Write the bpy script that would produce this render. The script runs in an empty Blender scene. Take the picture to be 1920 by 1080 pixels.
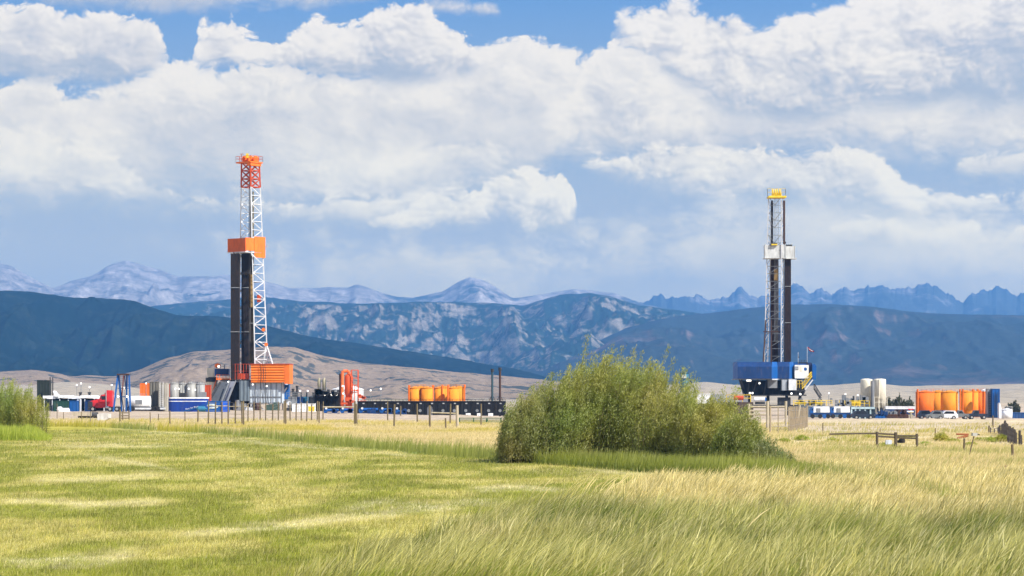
import bpy, math, random
import numpy as np
from mathutils import Vector, Matrix
random.seed(7); rng = np.random.default_rng(11)
S = bpy.context.scene; COL = S.collection
F = 4516.0; CAMZ = 3.2; HOR = 740.0          # focal length and horizon in photo pixels (1920 wide)

# ---------------------------------------------------------------- camera
cd = bpy.data.cameras.new('camera'); cam = bpy.data.objects.new('camera', cd); COL.objects.link(cam)
cam.location = (0, 0, CAMZ); cam.rotation_euler = (math.radians(90), 0, 0)
cd.sensor_width = 36; cd.lens = 36*F/1920; cd.shift_y = (HOR-540)/1920
cd.clip_start = 0.5; cd.clip_end = 60000
S.camera = cam
S.view_settings.view_transform = 'Standard'; S.view_settings.look = 'None'
S.view_settings.exposure = 0.75; S.view_settings.gamma = 1
S.cycles.max_bounces = 5; S.cycles.diffuse_bounces = 2; S.cycles.glossy_bounces = 2
S.cycles.transmission_bounces = 3; S.cycles.transparent_max_bounces = 6; S.cycles.volume_bounces = 0
S.cycles.caustics_reflective = False; S.cycles.caustics_refractive = False
S.cycles.sample_clamp_indirect = 5
S.cycles.use_denoising = True

# ---------------------------------------------------------------- sun
SUN_EL = math.radians(44); SUN_DIR = Vector((0.80, -0.60, 0)).normalized()*math.cos(SUN_EL) + Vector((0, 0, math.sin(SUN_EL)))
ld = bpy.data.lights.new('sun', 'SUN'); ld.energy = 4.9; ld.angle = math.radians(0.53); ld.color = (1, 0.95, 0.87)
sun = bpy.data.objects.new('sun', ld); COL.objects.link(sun)
sun.rotation_euler = SUN_DIR.to_track_quat('Z', 'Y').to_euler(); sun.location = (0, 0, 60)

# ---------------------------------------------------------------- node helper
class NT:
    def __init__(s, tree): s.t = tree; s.n = tree.nodes; s.l = tree.links
    def new(s, typ, **kw):
        n = s.n.new(typ)
        for k, v in kw.items(): setattr(n, k, v)
        return n
    def put(s, sock, v):
        if isinstance(v, bpy.types.NodeSocket): s.l.new(v, sock)
        elif v is not None: sock.default_value = v
    def m(s, op, a, b=None, c=None, clamp=False):
        n = s.new('ShaderNodeMath', operation=op, use_clamp=clamp)
        for i, v in enumerate((a, b, c)):
            if v is not None: s.put(n.inputs[i], v)
        return n.outputs[0]
    def add(s, a, b): return s.m('ADD', a, b)
    def sub(s, a, b): return s.m('SUBTRACT', a, b)
    def mul(s, a, b): return s.m('MULTIPLY', a, b)
    def rng(s, v, a, b, c=0., d=1., smooth=False):
        n = s.new('ShaderNodeMapRange', interpolation_type='SMOOTHSTEP' if smooth else 'LINEAR', clamp=True)
        for i, x in enumerate((v, a, b, c, d)): s.put(n.inputs[i], x)
        return n.outputs[0]
    def mix(s, f, a, b, blend='MIX'):
        n = s.new('ShaderNodeMix', data_type='RGBA', blend_type=blend)
        s.put(n.inputs[0], f)
        for i, v in ((6, a), (7, b)): s.put(n.inputs[i], v if isinstance(v, bpy.types.NodeSocket) else (*v, 1)[:4])
        return n.outputs[2]
    def noise(s, vec, scale, detail=5, rough=.55, dist=0., lac=2., typ='FBM', dim='3D', out=0):
        n = s.new('ShaderNodeTexNoise', noise_dimensions=dim, noise_type=typ)
        if typ == 'FBM': n.normalize = True
        s.put(n.inputs['Vector'], vec); n.inputs['Scale'].default_value = scale; n.inputs['Detail'].default_value = detail
        n.inputs['Roughness'].default_value = rough; n.inputs['Distortion'].default_value = dist; n.inputs['Lacunarity'].default_value = lac
        return n.outputs[out]
    def ramp(s, f, stops, interp='LINEAR'):
        n = s.new('ShaderNodeValToRGB'); r = n.color_ramp; r.interpolation = interp
        while len(r.elements) < len(stops): r.elements.new(0.5)
        for e, (p, c) in zip(r.elements, stops): e.position = p; e.color = (*c, 1)[:4]
        s.put(n.inputs[0], f); return n.outputs[0]
    def xyz(s, x, y, z=0.):
        n = s.new('ShaderNodeCombineXYZ')
        for i, v in enumerate((x, y, z)): s.put(n.inputs[i], v)
        return n.outputs[0]
    def vscale(s, v, sc):
        n = s.new('ShaderNodeMapping'); s.put(n.inputs['Vector'], v); n.inputs['Scale'].default_value = sc; return n.outputs[0]
    def curve(s, x, pts, lo, hi, vlo, vhi):
        n = s.new('ShaderNodeFloatCurve'); cv = n.mapping.curves[0]
        n.mapping.use_clip = False
        pts = [((a-lo)/(hi-lo), (b-vlo)/(vhi-vlo)) for a, b in pts]
        while len(cv.points) < len(pts): cv.points.new(0.5, 0.5)
        for p, (a, b) in zip(cv.points, pts): p.location = (a, b); p.handle_type = 'AUTO_CLAMPED'
        n.mapping.update(); s.put(n.inputs['Value'], s.rng(x, lo, hi))
        return s.rng(n.outputs[0], 0., 1., vlo, vhi)

# ---------------------------------------------------------------- world: physical sky with cloud banks at bearings and heights above the horizon
W = bpy.data.worlds.new('World'); S.world = W; W.use_nodes = True
W.cycles.sampling_method = 'MANUAL'; W.cycles.sample_map_resolution = 256
w = NT(W.node_tree); w.n.clear()
sky = w.new('ShaderNodeTexSky', sky_type='NISHITA', sun_disc=False, sun_elevation=SUN_EL, altitude=2200, air_density=1.0, dust_density=0.6, ozone_density=1.6)
sky.sun_rotation = math.atan2(SUN_DIR.x, SUN_DIR.y)
g = w.new('ShaderNodeTexCoord').outputs['Generated']
sx = w.new('ShaderNodeSeparateXYZ'); w.put(sx.inputs[0], g)
az = w.m('ARCTAN2', sx.outputs[0], sx.outputs[1]); el = w.m('ARCSINE', sx.outputs[2])
U = w.m('MULTIPLY_ADD', az, F, 960.); V = w.m('MULTIPLY_ADD', el, -F, HOR)   # bearing and elevation, in 1/4516 rad
P0 = w.xyz(w.mul(U, .01), w.mul(V, .0145))
wn = w.noise(P0, .9, 3, .5, out=1)
va = w.new('ShaderNodeVectorMath', operation='MULTIPLY_ADD'); w.put(va.inputs[0], wn); va.inputs[1].default_value = (.9, .7, 0); w.put(va.inputs[2], P0)
P1 = va.outputs[0]
def puff(vec, det, rough):
    a = w.noise(vec, .42, det, rough)
    v = w.new('ShaderNodeTexVoronoi', feature='SMOOTH_F1', voronoi_dimensions='2D')
    v.inputs['Smoothness'].default_value = .5; v.inputs['Detail'].default_value = min(det, 4) - 1; v.inputs['Roughness'].default_value = rough + .10; v.inputs['Lacunarity'].default_value = 2.3
    v.inputs['Scale'].default_value = 1.1; v.normalize = True; w.put(v.inputs['Vector'], vec)
    return w.m('MULTIPLY_ADD', v.outputs['Distance'], -.85, w.m('MULTIPLY_ADD', a, 1.0, .28))
def shift(vec, dx, dy):
    of = w.new('ShaderNodeVectorMath', operation='ADD'); w.put(of.inputs[0], vec); of.inputs[1].default_value = (dx, dy, 0); return of.outputs[0]
N1 = puff(P1, 8, .58)
L1 = puff(P1, 3, .50); L2 = puff(shift(P1, .22, -.30), 3, .50)
REL = w.m('MULTIPLY_ADD', w.sub(N1, puff(shift(P1, .07, -.10), 7, .60)), .85, w.mul(w.sub(L1, L2), .70))    # relief towards the light
SOFT = w.noise(P0, .32, 4, .5)
BIG = w.noise(P0, .13, 3, .5)
KC = 8.4                                  # cloud brightness in units of the sky strength
CR = [(p, tuple(KC*v for v in c)) for p, c in [(0., (.47, .54, .68)), (.28, (.57, .62, .73)), (.52, (.71, .73, .79)), (.78, (.87, .875, .885)), (1., (1.0, .99, .965))]]
def bank(base, top, bot, A=55, Ab=40, soft=9, softb=40, H=110, hi=1., lo=.15, rel=1.6, op=1.):
    t = w.curve(U, top, -400, 2320, -200, 800); b = w.curve(U, bot, -400, 2320, -200, 800)
    n = w.sub(N1, .5); A = A*2.3; Ab = Ab*1.5
    dt = w.m('MULTIPLY_ADD', n, A*2, w.sub(V, t)); db = w.m('MULTIPLY_ADD', n, Ab*2, w.sub(b, V))
    al = w.mul(w.rng(dt, 0, soft*1.4+4, smooth=True), w.rng(db, -softb*.5, softb, smooth=True))
    if op < 1: al = w.mul(al, op)
    lum = w.rng(dt, 0, H, hi, lo)
    lum = w.m('MULTIPLY_ADD', REL, rel, lum); lum = w.m('MULTIPLY_ADD', w.sub(SOFT, .5), 1.25, lum)
    lum = w.m('MULTIPLY_ADD', w.rng(db, 0, 55), .28, w.sub(lum, .26))
    c = w.mix(1., w.ramp(lum, CR), TINT, 'MULTIPLY'); return w.mix(al, base, c)
VR = w.rng(V, 0, 600)
TINT = w.ramp(VR, [(0., (.84, .76, .64)), (.40, (.94, .82, .59)), (.63, (1.12, .97, .62)), (1., (1.5, 1.2, .5))])   # air near the horizon is warmer before the haze is added
blue = w.mix(1., sky.outputs[0], (.80, .98, 1.22), 'MULTIPLY')
blue = w.mix(w.rng(V, -700, 0, 0., .92), blue, w.ramp(VR, [(0., (1.0, 2.05, 3.75)), (.4, (2.5, 3.0, 3.3)), (.72, (4.5, 4.2, 3.1)), (1., (7.2, 6.0, 3.0))]))
# general broken cloud over the whole sky
g1 = w.rng(w.add(w.m('MULTIPLY_ADD', BIG, .9, w.mul(w.sub(N1, .5), .25)), w.rng(V, -200, 500, .0, -.10)), .43, .56, smooth=True)
out = w.mix(w.mul(g1, w.rng(V, -150, -20, .85, .0)), blue, w.ramp(w.m('MULTIPLY_ADD', REL, 1.3, w.rng(SOFT, .3, .7, .35, .95)), CR))
KCV = KC
O = -400; Z = 2320
BANKS = [
 # wide pale veil low down
 dict(top=[(O,470),(300,430),(700,425),(1000,440),(1200,400),(1500,330),(1920,330),(Z,330)], bot=[(O,420),(350,430),(500,580),(900,600),(1100,540),(1400,570),(1920,560),(Z,560)], A=45, soft=70, softb=120, H=300, hi=.74, lo=.64, rel=.4, op=.92),
 # thick middle deck, its underside dissolving
 dict(top=[(O,180),(0,165),(150,165),(260,150),(330,115),(420,135),(520,120),(640,135),(900,90),(1000,80),(1080,100),(1130,92),(1300,110),(1500,100),(1700,120),(Z,120)],
      bot=[(O,395),(200,395),(420,400),(560,405),(760,410),(880,400),(1000,350),(1080,300),(1300,300),(1480,300),(1700,312),(1920,312),(Z,312)], A=30, Ab=36, soft=16, softb=60, H=260, hi=.95, lo=.44, rel=.9),
 # bright billows rising inside the deck
 dict(top=[(O,175),(0,168),(60,160),(130,175),(200,190),(280,230),(330,300),(Z,300)], bot=[(O,230),(0,235),(200,235),(300,215),(340,150),(Z,150)], A=22, Ab=20, soft=10, softb=70, H=100, hi=1.05, lo=.5, rel=1.),
 dict(top=[(O,350),(150,330),(190,200),(240,150),(300,124),(340,118),(400,150),(450,128),(520,122),(600,130),(680,150),(760,170),(860,260),(Z,300)], bot=[(O,150),(170,190),(300,235),(420,235),(520,215),(640,200),(760,190),(860,150),(Z,150)], A=26, Ab=30, soft=9, softb=80, H=150, hi=1.08, lo=.55, rel=1.2),
 dict(top=[(O,350),(560,300),(640,190),(760,150),(860,120),(940,84),(1010,82),(1060,105),(1100,130),(1140,250),(Z,300)], bot=[(O,150),(600,180),(760,230),(900,225),(1040,200),(1120,160),(Z,150)], A=24, Ab=30, soft=14, softb=80, H=170, hi=.98, lo=.5, rel=1.0),
 dict(top=[(O,400),(950,330),(1000,220),(1060,180),(1100,110),(1130,92),(1180,108),(1230,130),(1300,150),(1380,240),(Z,300)], bot=[(O,150),(980,200),(1060,262),(1150,270),(1250,250),(1340,200),(Z,150)], A=26, Ab=28, soft=8, softb=60, H=150, hi=1.1, lo=.5, rel=1.3),
 dict(top=[(O,500),(1120,400),(1180,250),(1240,200),(1330,190),(1420,200),(1500,250),(1560,330),(Z,400)], bot=[(O,150),(1140,200),(1200,280),(1330,290),(1450,270),(1540,220),(Z,150)], A=26, Ab=28, soft=14, softb=60, H=130, hi=.98, lo=.5, rel=1.0),
 # top grey strip
 dict(top=[(O,-120),(900,-120),(Z,-120)], bot=[(O,25),(0,12),(120,30),(300,32),(480,20),(640,14),(710,2),(760,-60),(900,-100),(Z,-100)], A=10, Ab=22, soft=30, softb=26, H=200, hi=.75, lo=.30, rel=.5),
 dict(top=[(O,60),(700,60),(790,10),(860,2),(930,12),(960,60),(Z,60)], bot=[(O,40),(760,20),(850,30),(930,32),(970,20),(Z,20)], A=12, Ab=14, soft=14, softb=16, H=60, hi=.85, lo=.6, rel=.6, op=.9),
 # left cumulus
 dict(top=[(O,20),(0,22),(60,18),(130,38),(200,36),(270,48),(310,80),(335,170),(370,260),(Z,260)], bot=[(O,165),(0,160),(90,166),(160,170),(220,172),(270,160),(300,140),(335,110),(370,100),(Z,100)], A=26, Ab=18, soft=8, softb=26, H=125, hi=1.12, lo=.22, rel=1.5),
 dict(top=[(O,260),(0,300),(340,300),(370,72),(410,52),(470,60),(520,72),(560,60),(590,44),(640,50),(690,34),(715,12),(770,14),(815,34),(845,58),(880,80),(900,130),(930,260),(Z,260)],
      bot=[(O,100),(300,100),(350,110),(390,138),(450,128),(520,135),(600,150),(700,160),(800,160),(870,150),(900,120),(930,90),(Z,90)], A=24, Ab=16, soft=7, softb=22, H=150, hi=1.16, lo=.22, rel=1.9),
 # right top cumulus
 dict(top=[(O,200),(1100,200),(1160,30),(1200,22),(1290,16),(1360,34),(1430,60),(1470,24),(1520,8),(1590,2),(1650,-14),(1750,-30),(Z,-60)],
      bot=[(O,100),(1120,60),(1180,80),(1280,170),(1400,230),(1500,235),(1600,222),(1750,225),(1920,215),(Z,215)], A=24, Ab=26, soft=12, softb=30, H=230, hi=1.08, lo=.22, rel=1.9),
 # lower left
 dict(top=[(O,245),(0,246),(60,240),(130,262),(180,268),(220,300),(270,340),(330,362),(360,372),(400,480),(Z,520)], bot=[(O,375),(0,380),(120,385),(180,390),(260,380),(330,370),(360,350),(400,320),(Z,300)], A=30, Ab=30, soft=12, softb=70, H=170, hi=.98, lo=.45, rel=1.0),
 dict(top=[(O,520),(300,520),(350,385),(400,365),(460,368),(520,376),(600,372),(700,366),(760,360),(830,330),(870,345),(930,420),(Z,520)],
      bot=[(O,300),(320,360),(360,392),(420,400),(520,412),(640,418),(760,424),(860,424),(920,400),(950,330),(Z,300)], A=20, Ab=20, soft=10, softb=30, H=70, hi=.98, lo=.42, rel=1.1, op=.92),
 dict(top=[(O,520),(650,520),(690,300),(720,280),(790,262),(860,264),(920,276),(960,296),(1000,350),(Z,520)], bot=[(O,300),(660,300),(700,345),(770,350),(860,346),(940,330),(980,290),(Z,250)], A=20, Ab=16, soft=16, softb=26, H=110, hi=1.08, lo=.55, rel=.9, op=.9),
 # right middle bank
 dict(top=[(O,520),(1040,400),(1090,308),(1170,296),(1230,282),(1300,286),(1380,278),(1450,280),(1520,285),(1590,270),(1640,296),(1680,326),(1720,350),(1800,362),(1880,356),(1920,372),(Z,372)],
      bot=[(O,280),(1050,290),(1110,320),(1180,345),(1240,360),(1330,372),(1450,386),(1600,400),(1750,410),(1920,410),(Z,410)], A=22, Ab=22, soft=9, softb=36, H=105, hi=1.04, lo=.36, rel=1.5),
 dict(top=[(O,520),(1740,420),(1780,318),(1830,298),(1880,296),(Z,290)], bot=[(O,280),(1750,290),(1790,336),(1860,342),(Z,345)], A=14, Ab=14, soft=10, softb=20, H=80, hi=.9, lo=.4, rel=.8),
 dict(top=[(O,620),(1500,560),(1560,424),(1620,420),(1680,424),(1720,430),(1760,424),(1810,408),(1840,440),(1860,460),(1890,420),(1915,412),(1950,424),(Z,430)], bot=[(O,300),(1520,400),(1570,450),(1650,464),(1750,462),(1830,458),(1870,462),(1920,470),(Z,470)], A=14, Ab=14, soft=8, softb=24, H=60, hi=1.2, lo=.62, rel=1.0),
 # crisp small cumulus in the centre
 dict(top=[(O,520),(640,470),(700,418),(760,386),(800,364),(850,352),(884,352),(905,340),(938,318),(962,322),(985,308),(1012,314),(1040,312),(1062,330),(1074,352),(1084,392),(1100,440),(Z,620)],
      bot=[(O,300),(640,380),(720,424),(800,432),(880,430),(930,418),(970,422),(1010,436),(1050,430),(1076,402),(1094,360),(Z,300)], A=24, Ab=20, soft=6, softb=30, H=130, hi=1.12, lo=.46, rel=1.7),
]
first = out
for i, b in enumerate(BANKS): out = bank(out, **b)
# scale: clouds are given as reflectance-like colours, the sky in physical units
def scale_cloud(c): return c
bg = w.new('ShaderNodeBackground'); bg.inputs[1].default_value = 0.1
w.put(bg.inputs[0], out); wo = w.new('ShaderNodeOutputWorld'); w.put(wo.inputs[0], bg.outputs[0])

# ---------------------------------------------------------------- helpers
def wx(px, D): return (px-960)/F*D
def wz(py, D): return CAMZ + (HOR-py)/F*D
def PT(px, py, D): return Vector((wx(px, D), D, wz(py, D)))
def tag(o, label=None, cat=None, group=None, kind=None):
    for k, v in (('label', label), ('category', cat), ('group', group), ('kind', kind)):
        if v: o[k] = v
    return o
def empty(name, loc, label, cat, group=None):
    o = bpy.data.objects.new(name, None); COL.objects.link(o); o.location = loc; o.empty_display_size = .5
    return tag(o, label, cat, group)
def root_of(o):
    while o.parent: o = o.parent
    return o
def copy_tree(o, parent=None):
    c = o.copy(); COL.objects.link(c); c.parent = parent
    for ch in list(o.children): copy_tree(ch, c)
    return c
class MB:
    def __init__(s): s.v = []; s.f = []
    def raw(s, vs, fs):
        k = len(s.v); s.v += [tuple(v) for v in vs]; s.f += [tuple(i+k for i in f) for f in fs]; return s
    def box(s, c, size, rz=0., tx=1., ty=1., rot=None):
        hx, hy, hz = size[0]/2, size[1]/2, size[2]/2; ca, sa = math.cos(rz), math.sin(rz); vs = []
        for dz, kx, ky in ((-hz, 1, 1), (hz, tx, ty)):
            for dx, dy in ((-hx, -hy), (hx, -hy), (hx, hy), (-hx, hy)):
                v = Vector((dx*kx, dy*ky, dz))
                if rot: v = rot @ v
                vs.append((c[0]+v.x*ca-v.y*sa, c[1]+v.x*sa+v.y*ca, c[2]+v.z))
        return s.raw(vs, [(3,2,1,0),(4,5,6,7),(0,1,5,4),(1,2,6,5),(2,3,7,6),(3,0,4,7)])
    def bar(s, p, q, r, n=4, r2=None):
        p, q = Vector(p), Vector(q); d = (q-p)
        if d.length < 1e-6: return s
        d.normalize(); a = d.cross(Vector((0, 0, 1)) if abs(d.z) < .95 else Vector((1, 0, 0))).normalized(); b = d.cross(a)
        r2 = r if r2 is None else r2; vs = []
        for c, rr in ((p, r), (q, r2)):
            for i in range(n):
                t = 2*math.pi*(i+.5)/n; vs.append(c + a*math.cos(t)*rr + b*math.sin(t)*rr)
        fs = [(i, (i+1) % n, n+(i+1) % n, n+i) for i in range(n)] + [tuple(range(n))[::-1], tuple(range(n, 2*n))]
        return s.raw(vs, fs)
    def cyl(s, c, r, h, n=24, r2=None, top=0.):       # upright, c = centre of the base; top = height of a cone roof
        r2 = r if r2 is None else r2; vs = []
        for z, rr in ((0, r), (h, r2)):
            vs += [(c[0]+math.cos(2*math.pi*i/n)*rr, c[1]+math.sin(2*math.pi*i/n)*rr, c[2]+z) for i in range(n)]
        fs = [(i, (i+1) % n, n+(i+1) % n, n+i) for i in range(n)] + [tuple(range(n))[::-1]]
        vs.append((c[0], c[1], c[2]+h+top)); fs += [(n+i, n+(i+1) % n, 2*n) for i in range(n)]
        return s.raw(vs, fs)
    def lathe(s, c, prof, n=20):                      # prof = [(r, z), ...]
        vs = []; fs = []
        for r, z in prof: vs += [(c[0]+math.cos(2*math.pi*i/n)*r, c[1]+math.sin(2*math.pi*i/n)*r, c[2]+z) for i in range(n)]
        for k in range(len(prof)-1): fs += [(k*n+i, k*n+(i+1) % n, (k+1)*n+(i+1) % n, (k+1)*n+i) for i in range(n)]
        fs += [tuple(range(n))[::-1], tuple(range((len(prof)-1)*n, len(prof)*n))]
        return s.raw(vs, fs)
    def tube(s, pts, r, n=6):
        for a, b in zip(pts[:-1], pts[1:]): s.bar(a, b, r, n)
        return s
    def prism(s, poly, y0, y1):                       # poly in x,z; extruded along y
        n = len(poly); vs = [(x, y0, z) for x, z in poly] + [(x, y1, z) for x, z in poly]
        return s.raw(vs, [tuple(range(n)), tuple(range(n, 2*n))[::-1]] + [((i+1) % n, i, n+i, n+(i+1) % n) for i in range(n)])
    def slab(s, poly, z0, z1):                        # poly in x,y; extruded upwards
        n = len(poly); vs = [(x, y, z0) for x, y in poly] + [(x, y, z1) for x, y in poly]
        return s.raw(vs, [tuple(range(n))[::-1], tuple(range(n, 2*n))] + [(i, (i+1) % n, n+(i+1) % n, n+i) for i in range(n)])
    def build(s, name, mat, parent=None, smooth=False, label=None):
        org = root_of(parent).location if parent else Vector((0, 0, 0))
        if parent is None:
            a = np.array(s.v); org = Vector((float((a[:, 0].min()+a[:, 0].max())/2), float((a[:, 1].min()+a[:, 1].max())/2), float(a[:, 2].min())))
        me = bpy.data.meshes.new(name); me.from_pydata([(x-org.x, y-org.y, z-org.z) for x, y, z in s.v], [], s.f)
        import bmesh
        bm = bmesh.new(); bm.from_mesh(me); bmesh.ops.recalc_face_normals(bm, faces=bm.faces); bm.to_mesh(me); bm.free()
        if smooth:
            me.polygons.foreach_set('use_smooth', [len(p.vertices) == 4 for p in me.polygons])
        me.materials.append(mat); o = bpy.data.objects.new(name, me); COL.objects.link(o)
        if parent: o.parent = parent
        else: o.location = org
        if label: o['label'] = label
        return o
_mats = {}
def paint(key, col, rough=.55, metal=0., wear=.18, dirt=(.16, .12, .08), dirtamt=.25, streak=True, corr=None, scale=1.):
    """painted or bare metal / cloth with uneven wear, rain streaks, optional corrugation"""
    if key in _mats: return _mats[key]
    m = bpy.data.materials.new(key); m.use_nodes = True; n = NT(m.node_tree); b = n.n['Principled BSDF']
    pos = n.new('ShaderNodeNewGeometry').outputs['Position']
    a = n.noise(n.vscale(pos, (.9*scale, .9*scale, .35*scale if streak else .9*scale)), 1.3, 5, .6)
    c = n.noise(n.vscale(pos, (3*scale, 3*scale, .5*scale if streak else 3*scale)), 1.1, 4, .6)
    f = n.rng(a, .35, .7, 1-wear, 1+wear); bw = n.xyz(f, f, f)
    base = n.mix(1., col, bw, 'MULTIPLY'); base = n.mix(n.mul(n.rng(c, .52, .75), dirtamt), base, dirt)
    n.put(b.inputs['Base Color'], base); b.inputs['Roughness'].default_value = rough+.1; b.inputs['Metallic'].default_value = metal; b.inputs['Specular IOR Level'].default_value = .3
    if corr:
        ax, per, dist = corr; sp = n.new('ShaderNodeSeparateXYZ'); n.put(sp.inputs[0], pos)
        t = sp.outputs[2] if ax == 'z' else n.add(sp.outputs[0], n.mul(sp.outputs[1], .73))
        h = n.m('SINE', n.mul(t, 2*math.pi/per)); bp = n.new('ShaderNodeBump'); bp.inputs['Distance'].default_value = dist; bp.inputs['Strength'].default_value = 1
        n.put(bp.inputs['Height'], h); n.put(b.inputs['Normal'], bp.outputs[0])
    _mats[key] = m; return m
def glow(key, col, st):
    if key in _mats: return _mats[key]
    m = bpy.data.materials.new(key); m.use_nodes = True; n = NT(m.node_tree); b = n.n['Principled BSDF']
    b.inputs['Base Color'].default_value = (*col, 1); b.inputs['Emission Color'].default_value = (*col, 1); b.inputs['Emission Strength'].default_value = st
    _mats[key] = m; return m
def foliage_mat(key, attr='col', trans=.45, rough=.6, tcol=(1.25, 1.3, .75), tint=None):
    m = bpy.data.materials.new(key); m.use_nodes = True; n = NT(m.node_tree); n.n.remove(n.n['Principled BSDF'])
    c = n.new('ShaderNodeAttribute', attribute_name=attr).outputs['Color']
    if tint: c = n.mix(1., c, tint, 'MULTIPLY')
    d = n.new('ShaderNodeBsdfDiffuse'); t = n.new('ShaderNodeBsdfTranslucent'); gl = n.new('ShaderNodeBsdfGlossy'); gl.inputs['Roughness'].default_value = rough
    n.put(d.inputs[0], c); n.put(t.inputs[0], n.mix(1., c, tcol, 'MULTIPLY')); gl.inputs[0].default_value = (1, 1, 1, 1)
    x = n.new('ShaderNodeMixShader'); x.inputs[0].default_value = trans; n.l.new(d.outputs[0], x.inputs[1]); n.l.new(t.outputs[0], x.inputs[2])
    y = n.new('ShaderNodeMixShader'); y.inputs[0].default_value = .04; n.l.new(x.outputs[0], y.inputs[1]); n.l.new(gl.outputs[0], y.inputs[2])
    n.l.new(y.outputs[0], n.n['Material Output'].inputs[0]); return m
def big_mesh(name, verts, faces, mat, cols=None, k=3, smooth=False, loc=(0, 0, 0), parent=None):
    """verts (N,3), faces (M,k) numpy arrays -> one object"""
    me = bpy.data.meshes.new(name); me.vertices.add(len(verts)); me.vertices.foreach_set('co', np.ascontiguousarray(verts - np.array(loc), dtype=np.float32).ravel())
    me.loops.add(faces.size); me.loops.foreach_set('vertex_index', faces.astype(np.int32).ravel())
    me.polygons.add(len(faces)); me.polygons.foreach_set('loop_start', np.arange(0, faces.size, k, dtype=np.int32))
    me.polygons.foreach_set('loop_total', np.full(len(faces), k, dtype=np.int32)) if False else None
    if smooth: me.polygons.foreach_set('use_smooth', np.ones(len(faces), dtype=bool))
    me.update(calc_edges=True)
    if cols is not None:
        a = me.color_attributes.new('col', 'FLOAT_COLOR', 'POINT'); c4 = np.ones((len(verts), 4), dtype=np.float32); c4[:, :3] = cols; a.data.foreach_set('color', c4.ravel())
    me.materials.append(mat); o = bpy.data.objects.new(name, me); COL.objects.link(o)
    if parent: o.parent = parent
    else: o.location = loc
    return o
# ---- value noise on numpy arrays
_T = np.random.default_rng(5).random((512, 512))
def vn(x, y):
    xi = np.floor(x).astype(int); yi = np.floor(y).astype(int); fx = x-xi; fy = y-yi
    fx = fx*fx*fx*(fx*(fx*6-15)+10); fy = fy*fy*fy*(fy*(fy*6-15)+10)
    a = _T[xi & 511, yi & 511]; b = _T[(xi+1) & 511, yi & 511]; c = _T[xi & 511, (yi+1) & 511]; d = _T[(xi+1) & 511, (yi+1) & 511]
    return (a*(1-fx)+b*fx)*(1-fy) + (c*(1-fx)+d*fx)*fy
def fbm(x, y, o=5, r=.5):
    s = 0; a = 1; t = 0
    for i in range(o): s = s + a*vn(x*2**i+i*17.3, y*2**i+i*9.1); t += a; a *= r
    return s/t
def ridged(x, y, o=5, r=.5):
    s = 0; a = 1; t = 0
    for i in range(o): s = s + a*(1-np.abs(2*vn(x*2**i+i*31.7, y*2**i+i*13.9)-1)); t += a; a *= r
    return s/t
def sstep(a, b, x):
    t = np.clip((x-a)/(b-a), 0, 1); return t*t*(3-2*t)

# ---------------------------------------------------------------- ground shape: level meadow, the pad on the right lies lower behind a sandy bank
def gz(x, y):
    x = np.asarray(x, float); y = np.asarray(y, float)
    z = -1.5*sstep(-45, 40, x)*sstep(235, 420, y)
    z = z + (fbm(x/9+40, y/9, 3)-.5)*.22*sstep(30, 60, y)*(1-sstep(300, 420, y))
    z = z + 1.0*np.exp(-((y-318)/20)**2)*sstep(22, 34, x)*fbm(x/5+9, y/7, 4)                    # spoil bank in front of the pad
    z = z + .6*sstep(60, 90, x)*np.exp(-((y-300)/28)**2)*fbm(x/6, y/6+3, 3)
    z = z + .5*np.exp(-((y-372)/16)**2)*(1-sstep(0, 24, x))*(.4+fbm(x/4+2, y/4, 3))              # low gravel rim of the left pad
    far = sstep(700, 2600, y); z = z + far*(fbm(x/300+3, y/420+8, 4)-.35)*9
    return z
def G(x, y): return float(gz(np.array([x]), np.array([y]))[0])
def gp(px, py):                                        # where the sight line through a ground point meets level ground
    D = CAMZ*F/(py-HOR); return wx(px, D), D
# edge between mown lawn and rough grass, as (bearing px, distance)
EDGE = np.array([(px, CAMZ*F/(py-HOR)) for px, py in ((-400, 799), (60, 800), (200, 803), (420, 816), (560, 829), (700, 843), (850, 857), (940, 866), (1100, 878), (1250, 889), (1400, 903), (1500, 912), (1560, 925), (1640, 950), (1800, 1000), (2400, 1080))])
FORE = np.array([(-600, 1200), (300, 1190), (560, 1130), (680, 1075), (800, 1030), (930, 990), (1060, 958), (1200, 932), (1400, 912), (1560, 903), (1700, 902), (2500, 902)], float)
# pale swaths of cut hay lying on the lawn, as ground points seen at (px, py)
HAY = [[(60, 902), (170, 899), (300, 893)], [(160, 855), (230, 866), (300, 877), (320, 886)], [(330, 1003), (480, 990), (620, 975), (760, 960), (940, 945)], [(640, 955), (720, 948), (840, 958)], [(0, 1048), (120, 1052), (250, 1042)], [(700, 848), (780, 856)], [(880, 925), (960, 918), (1060, 925)], [(1100, 884), (1250, 893), (1380, 903), (1460, 910)], [(1330, 915), (1440, 908)], [(430, 826), (560, 838), (660, 845)], [(0, 940), (140, 948), (300, 941)], [(820, 985), (1000, 975), (1080, 985)], [(120, 838), (330, 836)], [(240, 812), (400, 813)]]
def hayf(x, y):
    px = 960+x/y*F; py = HOR+CAMZ*F/y; out = 0*x; wob = (fbm(x/1.7, y/3, 4)-.5)
    for L in HAY:
        L = np.array(L, float); yy = np.interp(px, L[:, 0], L[:, 1]); e = sstep(L[0, 0]-30, L[0, 0]+40, px)*(1-sstep(L[-1, 0]-40, L[-1, 0]+30, px))
        wd = 2.2+5.5*(yy-800)/200; out = np.maximum(out, e*np.exp(-((py-yy+wob*wd*2.6)/wd)**2)*(.55+.9*fbm(x/.9+4, y/2, 3)))
    return np.clip(out, 0, 1)
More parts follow.
